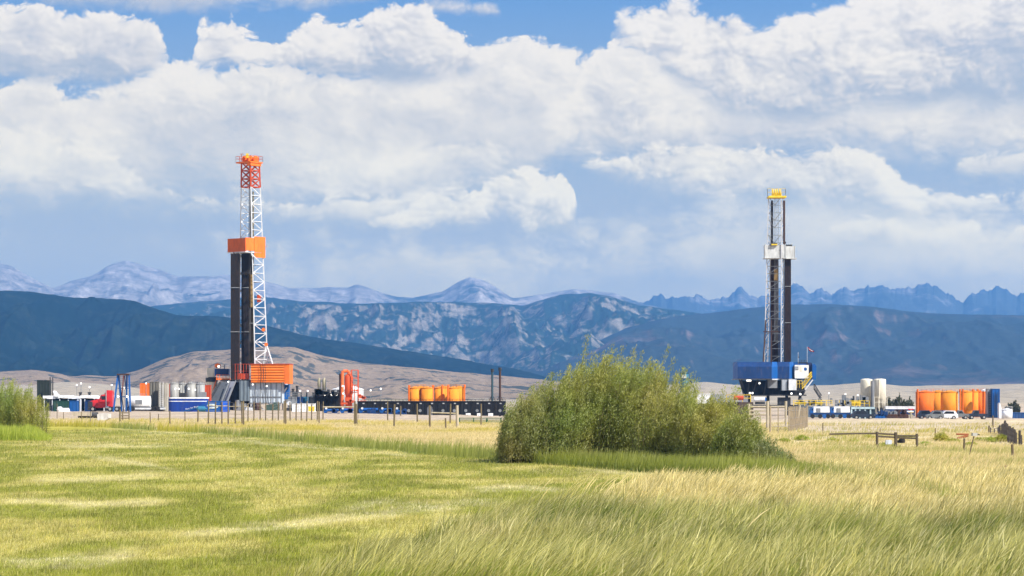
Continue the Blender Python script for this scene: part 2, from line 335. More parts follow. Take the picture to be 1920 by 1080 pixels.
def zones(x, y):
    px = 960 + x/np.maximum(y, 1)*F; py = HOR + CAMZ*F/np.maximum(y, 1)
    n = (fbm(x/3+7, y/6, 3)-.5)
    De = np.interp(px, EDGE[:, 0], EDGE[:, 1])
    rough = sstep(-.6, 1.2, y - De + n*5)              # beyond the mown edge
    fore = sstep(-4, 14, py - np.interp(px, FORE[:, 0], FORE[:, 1]) + n*44)
    return px, py, rough, fore, De

# ---------------------------------------------------------------- ground sheet
ys = np.concatenate([np.linspace(-60, 30, 20), np.geomspace(31, 620, 420), np.geomspace(640, 16000, 90)])
NX = 420
tt = np.linspace(-1, 1, NX); half = 60 + .62*np.abs(ys)
X = half[:, None]*np.sign(tt)[None]*np.abs(tt)[None]**1.5; Y = np.repeat(ys[:, None], NX, 1); Zg = gz(X, Y)
px, py, rough, fore, De = zones(X, Y)
def C(*c): return np.array(c)[None, None, :]
n1 = fbm(X/2.2+3, Y/5.5, 5)[..., None]; n2 = fbm(X/7+13, Y/20+4, 4)[..., None]; n3 = fbm(X/.8, Y/1.6, 4)[..., None]
lawn = C(.22, .22, .035)*(1-sstep(.42, .62, n1)) + C(.42, .37, .11)*sstep(.42, .62, n1)
lawn = lawn*(1-sstep(.55, .68, n2)*.5) + C(.40, .33, .15)*sstep(.55, .68, n2)*.5
roughc = C(.19, .23, .05)
dry = C(.55, .44, .24)*(.8+.4*n1)
d1 = np.clip((Y-De)/26, 0, 1)[..., None]
col = lawn*(1-rough[..., None]) + (roughc*(1-sstep(.1, .8, d1)) + dry*sstep(.1, .8, d1))*rough[..., None]
col = col*(1-fore[..., None]*.8) + C(.30, .29, .10)*fore[..., None]*.8
yel = sstep(.5, .62, fbm(X/5+8, Y/9+2, 4))*sstep(190, 215, Y)*(1-sstep(300, 320, Y)); col = col*(1-yel[..., None]*.7)+C(.42, .36, .05)*yel[..., None]*.7
sand = C(.41, .325, .235)*(.75+.5*n3)
sa = (sstep(285, 330, Y)*(1-sstep(900, 1500, Y)))[..., None]; col = col*(1-sa)+sand*sa
gr = (sstep(-.1, .1, X-22)*sstep(186, 216, Y + 14*(n1[..., 0]-.5)))[..., None]*(1-sa); col = col*(1-gr)+C(.47, .38, .26)*(.8+.4*n3)*gr
pl = sstep(800, 1500, Y)[..., None]; fp = sstep(.48, .6, fbm(X/160+5, Y/420, 5))[..., None]
col = col*(1-pl) + (C(.36, .29, .21)*(1-fp)+C(.22, .20, .13)*fp)*pl
ny = len(ys); idx = np.arange(ny*NX).reshape(ny, NX)
faces = np.stack([idx[:-1, :-1], idx[:-1, 1:], idx[1:, 1:], idx[1:, :-1]], -1).reshape(-1, 4)
gm = bpy.data.materials.new('meadow_soil'); gm.use_nodes = True; n = NT(gm.node_tree); b = n.n['Principled BSDF']; b.inputs['Roughness'].default_value = .95; b.inputs['Specular IOR Level'].default_value = .1
pos = n.new('ShaderNodeNewGeometry').outputs['Position']; ca = n.new('ShaderNodeAttribute', attribute_name='col').outputs['Color']
f1 = n.noise(n.vscale(pos, (1, .5, 1)), 2.5, 6, .7); f2 = n.noise(pos, .12, 4, .6)
k = n.mul(n.rng(f1, .25, .75, .62, 1.35), n.rng(f2, .3, .7, .85, 1.15)); n.put(b.inputs['Base Color'], n.mix(1., ca, n.xyz(k, k, k), 'MULTIPLY'))
bp = n.new('ShaderNodeBump'); bp.inputs['Distance'].default_value = .08; n.put(bp.inputs['Height'], f1); n.put(b.inputs['Normal'], bp.outputs[0])
ground = big_mesh('ground', np.stack([X, Y, Zg], -1).reshape(-1, 3), faces, gm, col.reshape(-1, 3), 4, True); tag(ground, kind='structure')

# ---------------------------------------------------------------- mountains
def rock_mat(key, forest, rock, bare, thr, scale=1., spread=.08, stretch=(1, 1, 1.6), band=None, fine=.35, seed=0.):
    m = bpy.data.materials.new(key); m.use_nodes = True; n = NT(m.node_tree); b = n.n['Principled BSDF']; b.inputs['Roughness'].default_value = 1; b.inputs['Specular IOR Level'].default_value = 0
    ge = n.new('ShaderNodeNewGeometry'); pos = n.new('ShaderNodeVectorMath', operation='ADD'); n.l.new(ge.outputs['Position'], pos.inputs[0]); pos.inputs[1].default_value = (seed*1000, 0, 0); pos = pos.outputs[0]
    v = n.vscale(pos, stretch); a = n.noise(v, .0016*scale, 8, .62, .6); c = n.noise(v, .010*scale, 7, .7, .4); e = n.noise(v, .05*scale, 4, .7)
    val = n.m('MULTIPLY_ADD', c, fine, n.mul(a, 1-fine))
    sn = n.new('ShaderNodeSeparateXYZ'); n.put(sn.inputs[0], ge.outputs['Normal']); slp = n.m('SUBTRACT', 1., sn.outputs[2])
    if key not in ('far_peak_rock', 'shaded_conifer_forest'): val = n.add(val, n.rng(slp, .02, .30, -.06, .10))
    if band:
        sp = n.new('ShaderNodeSeparateXYZ'); n.put(sp.inputs[0], pos); val = n.add(val, n.rng(sp.outputs[2], band[0], band[1], 0., band[2]))
    f = n.rng(val, thr, thr+spread); k = n.rng(e, .3, .7, .7, 1.3)
    rk = n.mix(n.rng(c, .4, .65), rock, bare)
    n.put(b.inputs['Base Color'], n.mix(1., n.mix(f, forest, rk), n.xyz(k, k, k), 'MULTIPLY')); return m
def mountain(name, D0, Dc, D1, prof, mat, rel=.35, gul=300., rowsf=90, cols=760, rough_px=2., u0=-260, u1=2180, seed=0., base=-4., pw=1.2, label=None, jag=0.):
    us = np.linspace(u0, u1, cols); prof = np.array(prof, float)
    cr = np.interp(us, prof[:, 0], prof[:, 1]); k = np.ones(5)/5; cr = cr if jag else np.convolve(np.pad(cr, 2, 'edge'), k, 'valid')
    cr = cr + (fbm(us/26+seed*7, us*0+seed, 5, .6)-.5)*rough_px*2
    jg = ((ridged(us/38+seed, us*0+3.3, 5, .62)-.62)*jag + (ridged(us/13+seed, us*0+7.3, 3, .6)-.6)*jag*.8)*Dc/F if jag else 0*us
    H = CAMZ + (HOR-cr)/F*Dc - base
    Dcu = Dc*(1+(fbm(us/160+seed, us*0+1.7, 3)-.5)*.06)
    t = np.linspace(0, 1, rowsf); tb = np.linspace(0, 1, 26)[1:]
    rows = []
    XX = []; YY = []; ZZ = []
    for tv in list(t) + list(1+tb):
        if tv <= 1: D = D0 + (Dcu-D0)*tv
        else: D = Dcu + (D1-Dcu)*(tv-1)
        x = (us-960)/F*D
        if tv <= 1:
            h = tv**pw; w_ = 4*tv*(1-tv)
            rg = ridged(x/gul+seed*3.1, D/(gul*2.2)+seed, 6, .55); lg = fbm(x/(gul*3)+seed, D/(gul*3), 3)
            z = H*(h + w_*rel*((rg-.62)*1.1 + (lg-.5)*.9)*(.35+.65*h))
            # never above the crest's sight line
            z = z + jg*tv**16; lim = (CAMZ-base) + (HOR-cr)/F*D*(.995) + np.maximum(jg, 0)*tv**16
            z = np.where(tv < 1, np.minimum(z, lim - (1-tv)*H*.02), z)
        else: z = (H+jg*(1-(tv-1))**9)*(1-(tv-1)**1.1)*(1-.2*(tv-1)*(ridged(x/gul, D/gul, 3)))
        XX.append(x); YY.append(D+0*us); ZZ.append(base+z)
    Xm, Ym, Zm = map(np.array, (XX, YY, ZZ)); R = len(XX); idx = np.arange(R*cols).reshape(R, cols)
    fc = np.stack([idx[:-1, :-1], idx[:-1, 1:], idx[1:, 1:], idx[1:, :-1]], -1).reshape(-1, 4)
    o = big_mesh(name, np.stack([Xm, Ym, Zm], -1).reshape(-1, 3), fc, mat, None, 4, True); tag(o, kind='structure'); return o
m_jag = rock_mat('far_peak_rock', (.05, .06, .06), (.16, .15, .15), (.30, .28, .27), .52, .8, .1)
m_gran = rock_mat('granite', (.04, .055, .05), (.16, .15, .14), (.42, .375, .335), .455, .9, .1, band=(300, 600, .20))
m_mid = rock_mat('granite_and_forest', (.014, .032, .028), (.11, .10, .085), (.23, .205, .17), .50, 1.8, .10, (1, .8, 1.4), fine=.75, seed=1)
m_for = rock_mat('shaded_conifer_forest', (.003, .010, .008), (.008, .018, .015), (.022, .032, .024), .47, 3., .14, seed=2, fine=.6)  # near-black forest colour; the ridge's cloud shadow is put into it
m_slope = rock_mat('sagebrush_lit_patch_slope', (.028, .040, .042), (.085, .06, .055), (.17, .13, .12), .50, .9, .14, (1, 1, 2.5), seed=3, fine=.25)  # purple-brown patches put sunlit ground into the slope colour
m_hill = rock_mat('dry_grass_hill', (.23, .175, .125), (.095, .09, .08), (.05, .058, .055), .475, 2.8, .04, (1, .8, 2.), fine=.85, seed=4)
m_plain = rock_mat('dry_plain', (.33, .28, .21), (.24, .21, .16), (.15, .145, .11), .52, 2., .1, (1, 1, 4.), fine=.5, seed=5)
mountain('jagged_mountains', 9500, 12600, 14500, [(-300,600),(1000,600),(1190,566),(1205,568),(1222,560),(1240,552),(1250,566),(1262,560),(1300,556),(1340,560),(1375,548),(1388,540),(1405,552),(1420,556),(1440,546),(1480,533),(1500,538),(1520,552),(1540,544),(1560,553),(1572,546),(1586,541),(1600,549),(1615,545),(1630,538),(1660,540),(1680,545),(1700,543),(1720,540),(1738,534),(1760,542),(1790,562),(1805,566),(1825,550),(1845,546),(1868,538),(1890,543),(1905,550),(1925,545),(1990,552),(2100,560),(2300,570)],
         m_jag, .5, 420, 70, 1500, .8, seed=2.2, jag=13)
mountain('granite_peaks', 7800, 11200, 13500, [(-300,530),(-100,480),(-20,492),(20,502),(60,524),(98,540),(130,528),(175,514),(205,494),(238,485),(262,492),(300,503),(335,516),(365,516),(400,517),(430,514),(470,524),(510,532),(545,541),(620,536),(650,538),(668,531),(700,541),(740,553),(775,556),(830,545),(862,526),(885,519),(905,525),(930,540),(960,562),(1000,556),(1040,546),(1075,540),(1110,542),(1150,546),(1180,558),(1210,572),(1300,590),(1500,620),(2300,640)],
         m_gran, .55, 360, 110, 900, 1.6, seed=4.1)
mountain('rocky_slopes', 5200, 8000, 9500, [(-300,600),(100,600),(300,570),(420,560),(480,552),(560,566),(640,570),(740,567),(800,564),(900,570),(980,574),(1050,556),(1100,551),(1150,558),(1200,571),(1260,580),(1330,590),(1420,612),(1600,640),(2300,660)],
         m_mid, .85, 260, 150, 900, 2., seed=6.3)
mountain('shaded_slope', 4300, 6600, 8200, [(-300,700),(900,700),(1050,660),(1180,612),(1280,592),(1380,580),(1470,571),(1560,571),(1640,575),(1720,585),(1800,590),(1860,592),(1930,592),(2300,596)],
         m_slope, .7, 300, 110, 700, 1.2, seed=8.4)
mountain('forested_ridge', 3400, 4700, 5600, [(-300,556),(0,548),(60,546),(120,553),(190,556),(250,566),(290,580),(330,592),(400,594),(430,597),(500,612),(560,626),(640,640),(720,650),(800,664),(900,680),(1000,700),(1100,726),(1200,745),(2300,750)],
         m_for, .95, 170, 120, 800, 2.2, seed=10.2)
mountain('dry_foothills', 1500, 2700, 3500, [(-300,700),(0,697),(60,694),(105,700),(135,706),(170,703),(215,706),(260,694),(310,672),(360,660),(420,656),(500,650),(550,652),(610,668),(680,680),(760,688),(840,696),(930,704),(1020,712),(1100,722),(1200,732),(1300,742),(2300,750)],
         m_hill, .6, 110, 110, 800, 1.6, seed=12.7)
mountain('dry_plain', 900, 2300, 3600, [(-300,718),(60,720),(100,716),(160,718),(240,724),(330,738),(600,746),(1000,738),(1100,728),(1240,722),(1320,716),(1380,722),(1480,724),(1560,722),(1620,718),(1700,724),(1760,722),(1830,722),(1920,720),(2300,716)],
         m_plain, .5, 140, 70, 600, 1., seed=14.7, pw=1.3)

# ================================================================ drilling rigs
ORG = paint('orange_paint', (.82, .17, .02), .45, wear=.14, dirtamt=.2)
ORGC = paint('orange_siding', (.85, .19, .02), .45, wear=.1, dirtamt=.15, corr=('z', .55, .07))
REDO = paint('red_orange_paint', (.50, .065, .018), .5)
WHT = paint('white_steel', (.62, .64, .66), .45, dirtamt=.18)
PIPE = paint('drill_pipe_steel', (.022, .018, .017), .45, dirt=(.10, .05, .03), dirtamt=.5, scale=2)
DARK = paint('dark_steel', (.03, .032, .035), .5)
GREY = paint('grey_steel', (.20, .21, .22), .5)
PALE = paint('pale_grey_sheeting', (.50, .56, .61), .55, wear=.1, corr=('x', .9, .05))
BLUE = paint('blue_paint', (.006, .085, .30), .4, wear=.12, dirtamt=.12)
BLUED = paint('deep_and_shaded_blue', (.005, .035, .13), .4)
YEL = paint('yellow_paint', (.75, .52, .03), .5)
CREAM = paint('cream_paint', (.72, .66, .52), .5, dirt=(.35, .25, .14))
BRN = paint('brown_pipe_rust', (.055, .026, .018), .6, scale=2)
TAN = paint('khaki_paint', (.34, .30, .20), .6)
RED = paint('red_paint', (.58, .022, .03), .3, dirtamt=.1)
RUBBER = paint('tyre_rubber', (.02, .02, .02), .85)
GLASS = paint('dark_glass', (.015, .02, .03), .08, dirtamt=.05)
CHROME = paint('chrome', (.65, .66, .68), .2, metal=.9)
GREEN = paint('dark_green_paint', (.015, .06, .045), .5)
LAMPW = glow('lamp_glow', (1, .97, .9), 1.0)

def frame2(th, Q):
    e1 = Vector((-math.cos(th), math.sin(th), 0)); e2 = Vector((math.sin(th), math.cos(th), 0))
    return lambda a, b, z: Vector((Q.x, Q.y, 0)) + e1*a + e2*b + Vector((0, 0, z))
def obox(mb, f, a0, a1, b0, b1, z0, z1):          # box in an oblique frame
    vs = [f(a, b, z) for z in (z0, z1) for a, b in ((a0, b0), (a1, b0), (a1, b1), (a0, b1))]
    return mb.raw(vs, [(3,2,1,0),(4,5,6,7),(0,1,5,4),(1,2,6,5),(2,3,7,6),(3,0,4,7)])
def railing(mb, pts, h=1.1, r=.04, step=1.8):
    for p, q in zip(pts[:-1], pts[1:]):
        p, q = Vector(p), Vector(q); L = (q-p).length; k = max(1, round(L/step)); up = Vector((0, 0, 1))
        for i in range(k+1): a = p.lerp(q, i/k); mb.bar(a, a+up*h, r)
        for hh in (h, h*.55): mb.bar(p+up*hh, q+up*hh, r*.9)
    return mb
def lamp(root, p, r=.22, name='lamp'): return MB().lathe(p, [(r*.5, -r), (r, -r*.4), (r, r*.4), (r*.5, r)], 8).build(name, LAMPW, root)

# ---------------------------------------------------------------- orange rig
D1 = 500.; s1 = D1/F; th = math.radians(38)
R1 = empty('drilling_rig', (wx(485, D1), D1, 0), 'tall orange and white drilling rig with orange racking board halfway up its mast', 'drilling rig')
z_ = lambda py: wz(py, D1)
def corners1(z):
    t = (z_(680)-z)/(z_(680)-z_(352)); t = np.clip(t, -.15, 1.2)
    nx = wx(481, D1) + (wx(473.5, D1)-wx(481, D1))*t; wa = 4.7+(2.8-4.7)*t; wb = 3.7+(2.75-3.7)*t
    f = frame2(th, Vector((nx, 497, 0)))
    return [f(0, 0, z), f(wa, 0, z), f(wa, wb, z), f(0, wb, z)]   # near, left, far, right
def lattice(root, corners, z0, z1, mat, n, faces, rl=.16, rb=.085, pre='mast', horiz=True):
    for i in range(4): MB().bar(corners(z0)[i], corners(z1)[i], rl, 4).build(pre+'_leg', mat, root)
    for (i, j, kind) in faces:
        mb = MB(); zs = [z0+(z1-z0)*k/n for k in range(n+1)]
        for k in range(n):
            a, b = corners(zs[k]), corners(zs[k+1])
            if kind == 'z': mb.bar(a[i] if k % 2 else a[j], b[j] if k % 2 else b[i], rb)
            if kind == 'x': mb.bar(a[i], b[j], rb*.8); mb.bar(a[j], b[i], rb*.8)
            if kind == 'k':
                mid = (a[i]+a[j])/2; mb.bar(mid, b[i], rb*.8); mb.bar(mid, b[j], rb*.8)
            if horiz: mb.bar(a[i], a[j], rb)
        mb.build(pre+'_bracing', mat, root)
lattice(R1, corners1, z_(690), z_(352), WHT, 21, [(0, 3, 'z'), (1, 2, 'z'), (2, 3, 'h')], rl=.15, rb=.085)
mb = MB()                                           # open side: light ties only above the racking board
for py in (352, 372, 392, 412, 432, 446):
    c = corners1(z_(py)); mb.bar(c[1], c[1].lerp(c[0], .42), .06); mb.bar(corners1(z_(py-10))[1].lerp(corners1(z_(py-10))[0], .42), c[1], .06)
mb.build('mast_bracing', WHT, R1)
# A-frame legs behind the doghouse
mb = MB(); mb.bar(PT(499, 646, 500), PT(511, 684, 499), .2); mb.bar(PT(499, 646, 503), PT(494, 684, 503), .2); mb.bar(PT(494, 676, 500), PT(508, 676, 499), .12); mb.bar(PT(486, 640, 499), PT(499, 650, 500), .15)
mb.build('raising_frame', WHT, R1)
for px_, py_ in ((494, 618), (499, 646)): MB().bar(PT(px_, py_, 498.5), PT(px_, py_, 499.3), .38, 14).build('sheave', ORG, R1)
# crown section
lattice(R1, corners1, z_(352), z_(306), REDO, 3, [(0, 3, 'x'), (1, 0, 'x'), (1, 2, 'x'), (2, 3, 'x')], rl=.21, rb=.13, pre='crown')
f = frame2(th, Vector((wx(473, D1), 496.6, 0)))
mb = MB(); obox(mb, f, -.3, 3.9, -.3, 3.3, z_(307.5), z_(305)); obox(mb, f, -.15, .9, -.1, 3.0, z_(313), z_(307.6)); mb.build('crown_platform', ORG, R1)
mb = MB(); railing(mb, [f(-.3, 3.3, z_(305)), f(-.3, -.3, z_(305)), f(3.9, -.3, z_(305)), f(3.9, 3.3, z_(305)), f(-.3, 3.3, z_(305))], 1.15, .045, 1.2); mb.build('crown_railing', REDO, R1)
for a, b in ((.3, 2.0), (1.2, 1.4), (2.2, .8)): MB().bar(f(a, b, z_(300)), f(a+.35, b, z_(300)), .75, 16).build('crown_sheave', ORG, R1)
MB().box(f(1.3, .4, z_(294)), (.5, .5, .9)).build('crown_lamp', YEL, R1)
mb = MB().bar(f(3, .4, z_(305)), f(3, .4, z_(289.5)), .07).bar(f(3.3, .4, z_(290)), f(2.4, .4, z_(290)), .07); mb.build('gin_pole', REDO, R1)
# racking board windwalls
f = frame2(th, Vector((wx(460, 495), 495, 0)))
mb = MB(); obox(mb, f, 0, 5.1, 0, .15, z_(474), z_(449)); mb.build('racking_board', paint('orange_panel_worn_shaded', (.55, .10, .015), .55, wear=.2, dirtamt=.35), R1)  # darker orange puts the left face's shade into the colour, with more wear
mb = MB(); obox(mb, f, -.02, .14, .152, 5.75, z_(472), z_(448)); obox(mb, f, 4.95, 5.08, .152, 4.5, z_(474), z_(449)); obox(mb, f, -.10, -.022, 2.6, 5.78, z_(484), z_(445)); mb.build('windwall', ORG, R1)
mb = MB(); obox(mb, f, -.1, 5.2, -.1, 4.6, z_(475.5), z_(474.1)); mb.build('racking_floor', WHT, R1)
mb = MB(); mb.bar(f(.2, 1.6, z_(475)), f(-1.0, 3.4, z_(494)), .12); mb.bar(f(-.15, 5.8, z_(462)), f(-.9, 5.8, z_(462)), .07); mb.build('board_brace', WHT, R1)
# hanging lines and travelling block
mb = MB()
for k, (a, py2) in enumerate(((.9, 640), (1.15, 640), (1.4, 640), (1.75, 660), (2.05, 640))):
    ff = frame2(th, Vector((wx(474, D1), 497.5, 0))); mb.bar(ff(a, .8+.15*k, z_(307)), ff(a+.2, .8+.15*k, z_(py2)), .055)
mb.build('drilling_line', paint('cable', (.08, .075, .07), .5), R1)
ff = frame2(th, Vector((wx(475, D1), 497.5, 0)))
MB().bar(ff(.85, 1.2, z_(360)), ff(.85, 1.2, z_(448)), .16, 8).build('standpipe', paint('dull_brass_pipe', (.20, .17, .09), .5), R1)
mb = MB(); mb.box(ff(1.5, 1.2, z_(540)), (.9, .7, 5.5), th); mb.box(ff(1.5, 1.2, z_(565)), (.6, .6, 2.6), th); mb.build('top_drive', paint('ochre_grimy', (.20, .12, .03), .6, dirtamt=.6), R1)
MB().box(corners1(z_(560))[3]+Vector((-1.2, 0, 0)), (.8, .6, 1.5)).build('lift_carriage', REDO, R1)
# drill floor, doghouse, substructure
zf = z_(712)
f = frame2(math.radians(7), Vector((wx(541.5, 494), 494, 0)))
L = (541.5-469)*494/F
mb = MB(); obox(mb, f, 0, L, 0, 3.4, z_(717), z_(684)); dg = mb.build('doghouse', ORGC, R1)
mb = MB(); obox(mb, f, -.2, L+.15, -.15, 3.6, z_(683.9), z_(682.6)); mb.build('roof', REDO, dg)
mb = MB(); obox(mb, f, -.12, .9, -.06, 3.45, z_(720), z_(684.2)); mb.build('end_panel', ORG, dg)
mb = MB()
for a in (5.4, 6.0, 5.0): mb.tube([f(a, -.25, z_(683)), f(a-.25, -.3, z_(700)), f(a-.1, -.35, z_(716)), f(a-.5, -.4, z_(740)), f(a-.9, -.5, z_(757))], .05, 5)
mb.build('hanging_cable', DARK, R1)
f3 = frame2(math.radians(7), Vector((wx(528, 495), 495, 0))); L3 = (528-467.5)*495/F
mb = MB(); obox(mb, f3, 0, L3, 0, 6., z_(756), z_(717.3)); mb.build('substructure_wall', PALE, R1)
mb = MB()
for i in range(7): obox(mb, f3, L3*i/6-.07, L3*i/6+.07, -.07, -.003, z_(756), z_(717.5))
for zz in (744, 717.9, 755.5): obox(mb, f3, -.1, L3+.1, -.12, -.072, z_(zz)-.08, z_(zz)+.08)
mb.build('wall_frame', GREY, R1)
mb = MB()                                            # torn lower edge of the sheeting
for i in range(9):
    a = L3*(i+.1)/9; b = L3*(i+.9)/9; h = .25+1.1*random.random(); mb.raw([f3(a, -.05, z_(756)), f3(b, -.05, z_(756)), f3((a+b)/2+random.uniform(-.3, .3), .05, z_(756)-h)], [(0, 1, 2)])
mb.build('hanging_tarp', WHT, R1)
f4 = frame2(math.radians(7), Vector((wx(467.3, 495.5), 495.5, 0)))
mb = MB(); obox(mb, f4, 0, 2.1, 0, 5, z_(752), z_(714)); mb.build('substructure_wall', paint('dull_grey_sheeting', (.16, .20, .23), .6, corr=('x', .7, .04)), R1)
mb = MB(); obox(mb, f4, -L3, 6.2, .4, 7.5, z_(715.5), z_(712.5)); mb.build('drill_floor', DARK, R1)
for a, b in ((-6, .8), (-.5, .8), (-6, 6.5), (-.5, 6.5), (5.6, 1.5), (5.6, 6.5)):
    MB().bar(f4(a, b, 0), f4(a, b, z_(716)), .3).build('substructure_leg', DARK if a > 0 else GREY, R1)
mb = MB()
for a, b in ((-6, -3), (-3, -.5), (-.5, 2.5)): mb.bar(f4(a, .9, 0), f4(b, .9, z_(752)), .16); mb.bar(f4(b, .9, 0), f4(a, .9, z_(752)), .14)
mb.build('substructure_brace', WHT, R1)
mb = MB(); obox(mb, f4, 1.0, 6.0, 2.2, 7.2, 0.02, z_(716.2)); mb.build('dark_void_block', paint('near_black', (.012, .012, .013), .8), R1)  # black box standing for the shade in the void under the drill floor
mb = MB(); railing(mb, [f4(.1, .3, zf), f4(3.6, .3, zf)], 3.2, .06, .55); obox(mb, f4, .2, 3.5, .36, .42, zf+.1, zf+1.3); mb.build('floor_railing', REDO, R1)
# pipe ramp down to the left
def ramp(a, b, c, d, mat, name, y=493, th_=.25):
    vs = [PT(a[0], a[1], y+1.5), PT(b[0], b[1], y+1.5), PT(c[0], c[1], y-3), PT(d[0], d[1], y-3)]; off = Vector((0, .25, -.2))
    mb = MB(); mb.raw(vs + [v+off for v in vs], [(0,1,2,3),(7,6,5,4),(0,4,5,1),(1,5,6,2),(2,6,7,3),(3,7,4,0)]); return mb.build(name, mat, R1)
ramp((413, 716), (432, 716), (418, 757), (391, 757), paint('ramp_deck', (.06, .068, .08), .5), 'pipe_ramp')
ramp((432, 715), (442, 715), (427, 753), (418, 757), paint('ramp_side', (.15, .155, .185), .5), 'ramp_side', 492.8)
ramp((411, 716), (414, 716), (391, 756), (386, 756), DARK, 'ramp_rail', 492.4)
mb = MB(); mb.bar(PT(431, 714, 492), PT(414, 757, 488), .13); mb.bar(PT(442, 714, 492), PT(426, 753, 488), .13); mb.build('ramp_rail', GREY, R1)
# side platform on the left with control cabin
mb = MB().box((wx(396, 501), 501, z_(700)), (1.6, 1.6, (710-690)*s1)); mb.cyl((wx(397, 501), 501, 0), 1.15, z_(716), 18); mb.build('water_tank', CREAM, R1)
MB().lathe((wx(397, 501), 501, z_(716)), [(1.25, 0), (1.3, .8), (.9, 1.0)], 16).build('tank_cap', DARK, R1)
mb = MB().box((wx(417, 500), 500, z_(698)), (2.9, 2.6, 13*s1)); mb.build('control_cabin', BLUED, R1)
mb = MB().box((wx(419, 499.3), 499.3, z_(711)), (24*s1, 3.2, 3*s1)); railing(mb, [(wx(406, 498), 498, z_(713)), (wx(430, 498), 498, z_(713))], 1.1, .06, .7); mb.build('platform', ORG, R1)
mb = MB(); railing(mb, [(wx(405, 500), 500, z_(692)), (wx(430, 500), 500, z_(692))], 1., .05, .8); mb.bar(PT(421, 692, 500), PT(421, 684, 500), .12); mb.build('cabin_railing', GREY, R1)
MB().lathe(tuple(PT(408, 690, 500)), [(.3, 0), (.65, .3), (.6, .8), (.2, 1.)], 10).build('air_intake', ORG, R1); lamp(R1, tuple(PT(410, 687, 499)), .25)
mb = MB(); mb.bar((wx(405, 500), 501, 0), PT(405, 712, 501), .15); mb.bar((wx(428, 500), 501, 0), PT(428, 712, 501), .15); mb.bar(PT(391, 756, 500), PT(405, 714, 500), .12); mb.build('platform_leg', ORG, R1)
# blue electrical house on the right
mb = MB().box((wx(535, 499), 499, z_(735)), (15*s1, 3, 27*s1)); eh = mb.build('electrical_box', BLUE, R1)
MB().raw([PT(530, 738, 497.44), PT(533, 737, 497.44), PT(539, 727, 497.44), PT(537, 726.5, 497.44), PT(531.5, 733, 497.44)], [(0, 1, 2, 3, 4)]).build('painted_flash', WHT, eh)
mb = MB().bar((wx(530, 499), 499, 0), (wx(530, 499), 499, z_(748)), .12).bar((wx(541, 499), 499, 0), (wx(541, 499), 499, z_(748)), .12); mb.build('stand', DARK, eh)
for px_, py_ in ((474, 721), (500, 724), (428, 716)): lamp(R1, tuple(PT(px_, py_, 493.5)), .16)
# clutter under the rig: reels, pumps
mb = MB().bar(PT(478, 764, 491), PT(486, 764, 491.5), 1.0, 16); rl = mb.build('cable_reel', BRN, None); tag(rl, 'rusty brown hose reel on the gravel under the orange rig', 'reel')
mb = MB().box(PT(512, 765, 491), (2.6, 1.5, 1.3)).bar(PT(505, 762, 491), PT(520, 762, 491), .5, 10).box(PT(516, 759, 491), (.7, .7, 1.)); o = mb.build('pump', paint('pump_green', (.05, .09, .07), .5)); tag(o, 'dark green pump under the pale sheeting of the orange rig', 'pump')
mb = MB().box(PT(449, 764, 489), (2.4, 1.4, 1.6)).cyl(PT(445, 761, 488), .4, 1.2, 10).bar(PT(446, 758, 489), PT(456, 760, 489), .25, 8); o = mb.build('generator', GREY); tag(o, 'small grey generator at the foot of the black pipe stands', 'generator')
mb = MB().prism([(wx(458, 486), z_(772)), (wx(462, 486), z_(763)), (wx(471, 486), z_(764)), (wx(472, 486), z_(772))], 486, 488.5); o = mb.build('tarpaulin', WHT); tag(o, 'crumpled white tarpaulin on the gravel in front of the orange rig', 'tarpaulin')
def bundle(px0, px1, py0, py1, D, mat, label, group, rows=5, base=None, r=.085):
    zt = wz(py0, D); zb = wz(py1, D) if base is None else base; w_ = (px1-px0)*D/F; n = max(4, round(w_/.17)); mb = MB(); x0 = wx(px0, D)
    for j in range(rows):
        for i in range(n):
            jit = random.uniform(-.5, .5) if j == 0 else 0
            mb.bar((x0+w_*(i+.5)/n, D+j*.19, zb), (x0+w_*(i+.5)/n+random.uniform(-.03, .03), D+j*.19, zt+jit), r*random.uniform(.85, 1.05), 6)
    for py in (552, 566, 608, 625): pass
    th_ = MB(); 
    for fr in (.27, .62): th_.box((x0+w_/2, D+.15, zb+(zt-zb)*(1-fr)), (w_*1.02, .75, .16))
    o = mb.build('drill_pipe_bundle', mat); tag(o, label, 'drill pipes', group)
    th_.build('tie_band', GREY, o); return o
g_ = 'stands of drill pipe racked in the masts'
bundle(432.5, 448.5, 475.5, 712, 496.2, PIPE, 'black drill pipe column at the left outside edge of the orange rig', g_, 8)
bundle(452.5, 466.5, 475.5, 712, 499.0, PIPE, 'black drill pipe column just left of the white mast of the orange rig', g_, 8)
bundle(467.5, 475.5, 479, 684, 500.5, paint('pipe_brownish', (.035, .028, .016), .5, dirt=(.16, .11, .04), dirtamt=.5, scale=2), 'brown stained drill pipe column against the near leg of the orange rig mast', g_, 6)

